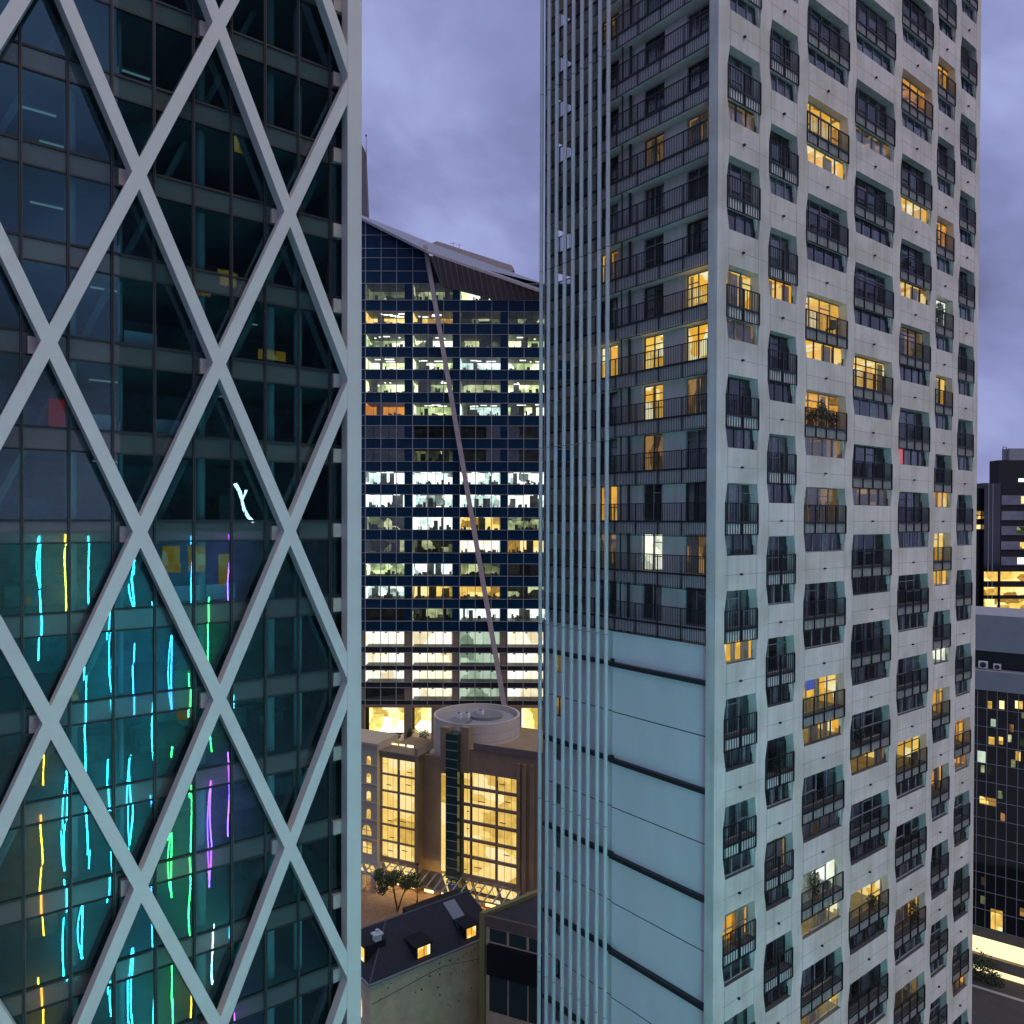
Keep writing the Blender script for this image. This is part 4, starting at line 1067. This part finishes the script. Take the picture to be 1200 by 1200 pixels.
# flat-roofed building right of the house
ZF = -41.0
fa = hitz(569, 1074, ZF); fb = hitz(640, 1091, ZF); fc = hitz(700, 1021, ZF)
fd = Vector((fb[0] - fa[0], fb[1] - fa[1], 0)).normalized(); fn = Vector((-fd.y, fd.x, 0))
FLT = thing("flat_roof_building", "low flat-roofed concrete building with a black louvre box and olive side wall", "building", (fa[0], fa[1], 0), math.atan2(fd.y, fd.x))
v = Vector((fc[0] - fa[0], fc[1] - fa[1], 0)); FD = (v.dot(fd), v.dot(fn))
q = MB(); foot = [(0, 0), (24, 0), (FD[0] + 10, FD[1]), (FD[0], FD[1])]
q.prism_z(foot, -ZC + .02, ZF, 0, 1); q.build("wall", [M_peel, principled("roof_felt", (.075, .07, .065), .95, var=.2)], FLT)
q = MB(); q.hexa([(-.6, -.2, ZF - 12), (-.02, -.2, ZF - 12), (FD[0] - .02, FD[1], ZF - 12), (FD[0] - .6, FD[1], ZF - 12), (-.6, -.2, ZF + .4), (-.02, -.2, ZF + .4), (FD[0] - .02, FD[1], ZF + .4), (FD[0] - .6, FD[1], ZF + .4)]); q.build("olive_wall", M_olive, FLT)
q = MB(); q.box(.0, 24, -.25, -.003, ZF - .9, ZF + .25); q.build("parapet", M_stone, FLT)
q = MB(); q.box(.4, 24, -.6, -.003, ZF - 5.6, ZF - 2.6); q.build("louvre_box", M_black, FLT)
for i in range(5):
    q = MB(); q.box(.5 + i * 2.2, 2.4 + i * 2.2, -.06, -.004, ZF - 2.4, ZF - 1.1); q.build("clerestory_window", M_green2, FLT)
    q = MB(); q.box(.5 + i * 2.2, 2.5 + i * 2.2, -.08, -.004, ZF - 9.6, ZF - 5.9); q.build("glazing", M_green2, FLT)
DKS = thing("slatted_deck", "dark slatted deck on the ground below the flat-roofed building", "deck", (fa[0], fa[1], 0), math.atan2(hd.y, hd.x))
q = MB(zo=0)
for i in range(14): q.box(-9, 9, -7 + i * .5, -6.72 + i * .5, .05, .14)
q.build("slat", M_bark, DKS)

# ================================================================== spire behind the lattice tower
SPI = thing("grey_spire_tower", "grey tapering tower with a thin aerial just right of the lattice tower", "tower", (*hit(405, 600, (0, 240), (0, 1))[:2], 0))
sp0 = SPI.location
def S(px, py): q = hit(px, py, (0, 240), (0, 1)); return q[0] - sp0[0], q[2]
q = MB(); xl_, _ = S(395, 300); x1_, z1_ = S(431, 262); x2_, z2_ = S(427.5, 176); x3_, z3_ = S(425, 171); xb0, _ = S(434, 300)
q.prism_y([(xl_, -ZC), (xb0, -ZC), (x1_, z1_), (x2_, z2_), (x3_, z3_), (xl_, z3_ + 6)], 0, 3); q.build("shaft", principled("spire_grey", (0.15, 0.14, 0.15), 0.8), SPI)
q = MB(); a_ = S(428.4, 172); b_ = S(428.4, 158); q.tube((a_[0], 1, a_[1] - 4), (b_[0], 1, b_[1]), .12, .06); q.tube((b_[0], 1, b_[1]), (b_[0], 1, b_[1] + .5), .25, n=8); q.build("aerial", M_dark, SPI)

# ================================================================== buildings at the right edge
YR = 195.0
BTW = thing("black_office_tower", "black office tower with yellow lit floors beyond the apartment tower", "office tower", (*hit(1148, 600, (0, YR), (0, 1))[:2], 0))
b0 = BTW.location
def Rr(px, py): q = hit(px, py, (0, YR), (0, 1)); return q[0] - b0[0], q[2]
q = MB(); xr_a, zr_t = Rr(1173, 567); xr_b = Rr(1290, 600)[0]
q.box(xr_a, xr_b, .3, 5, -ZC + .02, zr_t)
xs_a = Rr(1147, 600)[0]; zs_t = Rr(1150, 572)[1]
q.box(xs_a, Rr(1153.5, 600)[0], 1.5, 4, -ZC + .02, zs_t); q.build("wall", M_black, BTW)
q = MB(); q.box(Rr(1153.7, 600)[0], xr_a - .01, .1, 4, -ZC + .02, Rr(1160, 566)[1]); o = q.build("stair_glazing", M_bglass, BTW)
q = MB()
for px in (1158.5, 1163.5): xx = Rr(px, 600)[0]; q.box(xx - .1, xx + .1, .0, .095, -ZC + .02, Rr(1160, 567)[1])
q.build("mullion", M_grey, o)
for j, (t, b) in enumerate(((580.5, 591.5), (599, 609.5), (616.5, 627), (634.5, 644), (652.5, 662.5), (670, 681), (688, 697.5), (702, 715))):
    lit = j >= 5
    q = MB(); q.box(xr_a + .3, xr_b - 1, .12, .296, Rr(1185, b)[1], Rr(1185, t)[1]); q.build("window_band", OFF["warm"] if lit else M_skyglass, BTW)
    if not lit:
        q = MB(); xx = xr_a + [5.2, 6.0, 4.2, 5.0, 4.4][j]; q.box(xx, xx + [2.2, 1.0, 3.0, 1.1, 2.0][j], .09, .119, Rr(1185, b)[1] + .3, Rr(1185, t)[1] - .2); q.build("lit_room", OFF[["warm", "dim", "dim", "warm", "cool"][j]], BTW)
    if lit:
        q = MB(); q.box(Rr(1154.2, 600)[0], xr_a - .6, -.02, .09, Rr(1160, b)[1], Rr(1160, t)[1]); q.build("lit_landing", OFF["warm"], BTW)
for j, (t, b) in enumerate(((599, 603), (604.5, 608), (615, 620))):
    q = MB(); q.box(xs_a + .1, Rr(1153, 600)[0], 1.38, 1.49, Rr(1150, b)[1], Rr(1150, t)[1]); q.build("side_window", OFF["warm"], BTW)
q = MB(); xp, zp = Rr(1172.5, 539); q.box(xp, xr_b - 2, .6, 4.5, zr_t + .003, zp); q.build("plant_room", M_black, BTW)
q = MB(); xp2, zp2 = Rr(1186, 525); q.box(xp2, xr_b - 3, 1, 4, zp + .003, zp2); q.build("lift_overrun", M_grey, BTW)
q = MB(); q.box(Rr(1195, 600)[0], Rr(1201, 600)[0], .4, .59, Rr(1190, 566.4)[1] + .4, Rr(1190, 562.5)[1] + .4); q.build("roof_light", emit("roof_light", (.8, 1, .9), 1.6), BTW)
q = MB(); xm, zm0 = Rr(1183, 540); zm1 = Rr(1183, 523)[1]; q.tube((xm - .4, 2, zp), (xm - .4, 2, zm1), .12); q.tube((xm + .5, 2, zp), (xm + .5, 2, zm1), .12); q.tube((xm - .4, 2, zm1), (xm + .5, 2, zm1), .1); q.build("aerial_frame", M_grey, BTW)

# dark glass building with pale top, closer
gp = Vector((-0.802, 0.597, 0)); gi = Vector((0.597, 0.802, 0))     # along (receding left), inward
G0 = hit(1142, 900, (0, 96), (0, 1))
DGB = thing("dark_glass_building", "dark gridded glass building with pale roof storey at the right edge", "office building", (G0[0], G0[1], 0), math.atan2(-gp.y, -gp.x))
def Gl(px, py, dep=0.0):
    q = hit(px, py, (G0[0] + gi.x * dep, G0[1] + gi.y * dep), gi)
    return (q[0] - G0[0]) * -gp.x + (q[1] - G0[1]) * -gp.y, q[2]
gxa = Gl(1120, 900)[0]; gxb = Gl(1260, 900)[0]
zg = lambda py: Gl(1160, py)[1]
q = MB(); q.box(gxa, gxb, 0, 12, zg(1089), zg(809)); q.build("glass_wall", M_bglass, DGB)
q = MB()
for px in (1137, 1145, 1156, 1168, 1180, 1193, 1206): xx = Gl(px, 900)[0]; q.box(xx - .035, xx + .035, -.06, -.003, zg(1089), zg(809))
for i in range(14): zz5 = zg(809) + (zg(1089) - zg(809)) * i / 13; q.box(gxa, gxb, -.055, -.004, zz5 - .03, zz5 + .03)
q.build("mullion_grid", M_grid, DGB)
for (px, py, w_, h_, kk) in ((1160, 826, 5, 8, 'warm'), (1174, 826, 6, 9, 'warm'), (1194, 826, 9, 8, 'warm'), (1164, 847, 6, 8, 'green'), (1162, 868, 7, 8, 'warm'), (1173, 868, 5, 8, 'warm'), (1150, 887, 10, 12, 'green'), (1193, 886, 6, 10, 'warm'), (1158, 939, 20, 5, 'warm'), (1168, 1078, 14, 20, 'warm')):
    x0, z0 = Gl(px - w_ / 2, py + h_ / 2); x1, z1 = Gl(px + w_ / 2, py - h_ / 2)
    q = MB(); q.box(x0, x1, -.002, .02, z0, z1); q.build("lit_window", OFF[kk], DGB)
dg = random.Random(31)
for _ in range(26):
    px = dg.uniform(1140, 1200); py = dg.uniform(815, 1075)
    if min(abs(px - p_) for p_ in (1145, 1156, 1168, 1180, 1193)) < 3.5: continue
    x0, z0 = Gl(px - 2.6, py + 4); x1, z1 = Gl(px + 2.6, py - 4)
    q = MB(); q.box(x0, x1, -.0015, .02, z0, z1); q.build("dim_window", OFF["dim"] if dg.random() < .7 else M_dimw, DGB)
q = MB(); q.box(gxa, gxb, -.4, 12, zg(808.5), zg(786)); q.build("white_fascia", M_grey, DGB)
q = MB(); q.box(gxa, gxb, 1.6, 12, zg(785.8), zg(765)); q.build("plant_recess", M_black, DGB)
q = MB(); q.box(gxa, gxb, 1.0, 12, zg(764.5), zg(722)); q.build("roof_storey", M_grey, DGB)
zroof = zg(785.5)
for n_, px in enumerate((1152, 1168.5)):
    x0, _ = Gl(px, 780, .6)
    a = thing("air_conditioner", ("larger" if n_ == 0 else "smaller") + " air conditioning unit on the ledge of the dark glass building", "air conditioner", (G0[0] - gp.x * x0 + gi.x * .5, G0[1] - gp.y * x0 + gi.y * .5, zroof + ZC), math.atan2(-gp.y, -gp.x), "air conditioners on the ledge")
    s = 1.0 if n_ == 0 else .8
    q = MB(zo=0); q.box(-.5 * s, .5 * s, 0, .4, .06, .95 * s); q.build("casing", M_white, a, bevel=.03)
    q = MB(zo=0); q.tube((0, -.004, .5 * s), (0, -.03, .5 * s), .34 * s, n=20); q.build("fan_grille", M_dark, a)
    q = MB(zo=0); q.box(-.4 * s, -.3 * s, .02, .38, 0, .06); q.box(.3 * s, .4 * s, .02, .38, 0, .06); q.build("foot", M_dark, a)
# lit road deck bands below it
for n_, (t, b) in enumerate(((1101, 1121), (1134, 1152))):
    q = MB(); q.box(gxa, gxb, .3, .6, zg(b), zg(t)); q.build("lit_level", emit("lit_level%d" % n_, (1.0, .80, .42), 1.3), DGB)
q = MB(); q.box(gxa, gxb, 0, 10, zg(1100.8), zg(1089.2)); q.box(gxa, gxb, -.3, 10, zg(1133.8), zg(1121.2)); q.box(gxa, gxb, .1, 10, -ZC + .02, zg(1152.2)); q.build("deck_edge", M_stone, DGB)
for i, (px, py, rr_) in enumerate(((1147, 1141, 1.9), (1156, 1147, 1.6), (1166, 1152, 1.1), (1141, 1142, 1.6))):
    x0, z0 = Gl(px, py, -1.5)
    lab = ("tallest bush against the lit deck at the lower right", "second bush along the lit deck at the lower right", "smallest bush nearest the pale kerb wall", "bush half hidden by the apartment tower")[i]
    shrub("bush", lab, "bush", (G0[0] - gp.x * x0 - gi.x * 1.5, G0[1] - gp.y * x0 - gi.y * 1.5, z0 + ZC - 1.2), rr_, rr_ * .9, M_leaf2, 80 + i, group="bushes by the lit deck", dens=420, ls=.14)
KW = thing("kerb_wall", "pale low wall running in front of the bushes at the lower right", "wall", (G0[0], G0[1], 0), math.atan2(-gp.y, -gp.x))
x0, z0 = Gl(1140, 1156, -3.5); x1 = Gl(1230, 1156, -3.5)[0]
q = MB(); q.box(x0 - 3, x1, -3.8, -3.5, -ZC + .02, z0); q.build("wall_body", M_black, KW)
q = MB(); q.box(x0 - 3, x1, -3.9, -3.4, z0 + .002, z0 + .22); q.build("coping", M_grey, KW)

# ================================================================== plants and things on balconies
def on_balcony(ci, k, f, name, label, cat, kind, seed):
    a, b = cols[ci - 1][:2]; zs = opening(k)[3]
    x = a + (b - a) * f; y = .28
    P = (CX + D[0] * x + E_[0] * y, CYY + D[1] * x + E_[1] * y, zs + ZC + .002)
    if kind == 'plant': return shrub(name, label, cat, P, .36, .42, M_leaf2, seed, pot=.3, dens=170, ls=.09, group="balcony plants")
    if kind == 'tree': return shrub(name, label, cat, P, .38, .75, M_leaf, seed, pot=.35, dens=260, ls=.09, group="balcony plants")
    if kind == 'chair':
        t = thing(name, label, cat, P, ROT + 2.6)
        q = MB(zo=0); q.box(-.25, .25, -.25, .25, .40, .46); q.build("seat", M_brown, t)
        q = MB(zo=0); q.box(-.25, .25, .21, .25, .462, .95); q.build("backrest", M_brown, t)
        for sx in (-.22, .22):
            for sy in (-.22, .22): q = MB(zo=0); q.box(sx - .02, sx + .02, sy - .02, sy + .02, 0, .40); q.build("leg", M_dark, t)
        return t
on_balcony(3, 3, .25, "potted_plant", "bushy potted plant on the left of the planted lit balcony, mid tower", "plant", 'plant', 1)
on_balcony(3, 3, .48, "potted_plant", "potted plant in the middle of the planted lit balcony, mid tower", "plant", 'tree', 2)
on_balcony(3, 3, .75, "potted_plant", "potted plant on the right of the planted lit balcony, mid tower", "plant", 'plant', 3)
on_balcony(6, 6, .35, "potted_plant", "potted plant in front of the white lit balcony door", "plant", 'tree', 4)
on_balcony(3, -7, .42, "potted_plant", "tall leafy plant before the white lit balcony door low on the tower", "plant", 'tree', 5)
on_balcony(4, -8, .68, "potted_plant", "wide dark plant on the low balcony with two lit doors", "plant", 'plant', 6)
on_balcony(3, -7, .65, "balcony_chair", "brown chair beside the tall plant on a low lit balcony", "chair", 'chair', 7)
on_balcony(1, -7, .55, "balcony_chair", "brown chair on the orange lit corner balcony low on the tower", "chair", 'chair', 8)
on_balcony(5, -5, .7, "balcony_chair", "brown chair on the fifth column balcony with a white-yellow lit door", "chair", 'chair', 9)
on_balcony(4, -4, .3, "potted_plant", "low potted plant on the dark balcony above a warm lit window strip, fourth column", "plant", 'plant', 10)
on_balcony(5, -9, .75, "potted_plant", "tall potted plant on the orange lit low balcony, fifth column", "plant", 'tree', 11)
on_balcony(2, -4, .6, "potted_plant", "small plant on a dark balcony of the second column beside the blue-screen flat", "plant", 'plant', 12)
on_balcony(3, 5, .7, "balcony_chair", "brown chair on the upper balcony with both storeys brightly lit", "chair", 'chair', 13)
on_balcony(5, 7, .3, "potted_plant", "potted plant on the dark balcony above a yellow lit strip, high fifth column", "plant", 'plant', 14)
# wall screen in the lit flat
sc3 = MB(); zt3 = opening(-3)[1]; sc3.box(11.0, 12.4, 1.2, 1.25, zt3 - 1.1, zt3 - .45)
sc3.build("wall_screen", M_screen, APT)
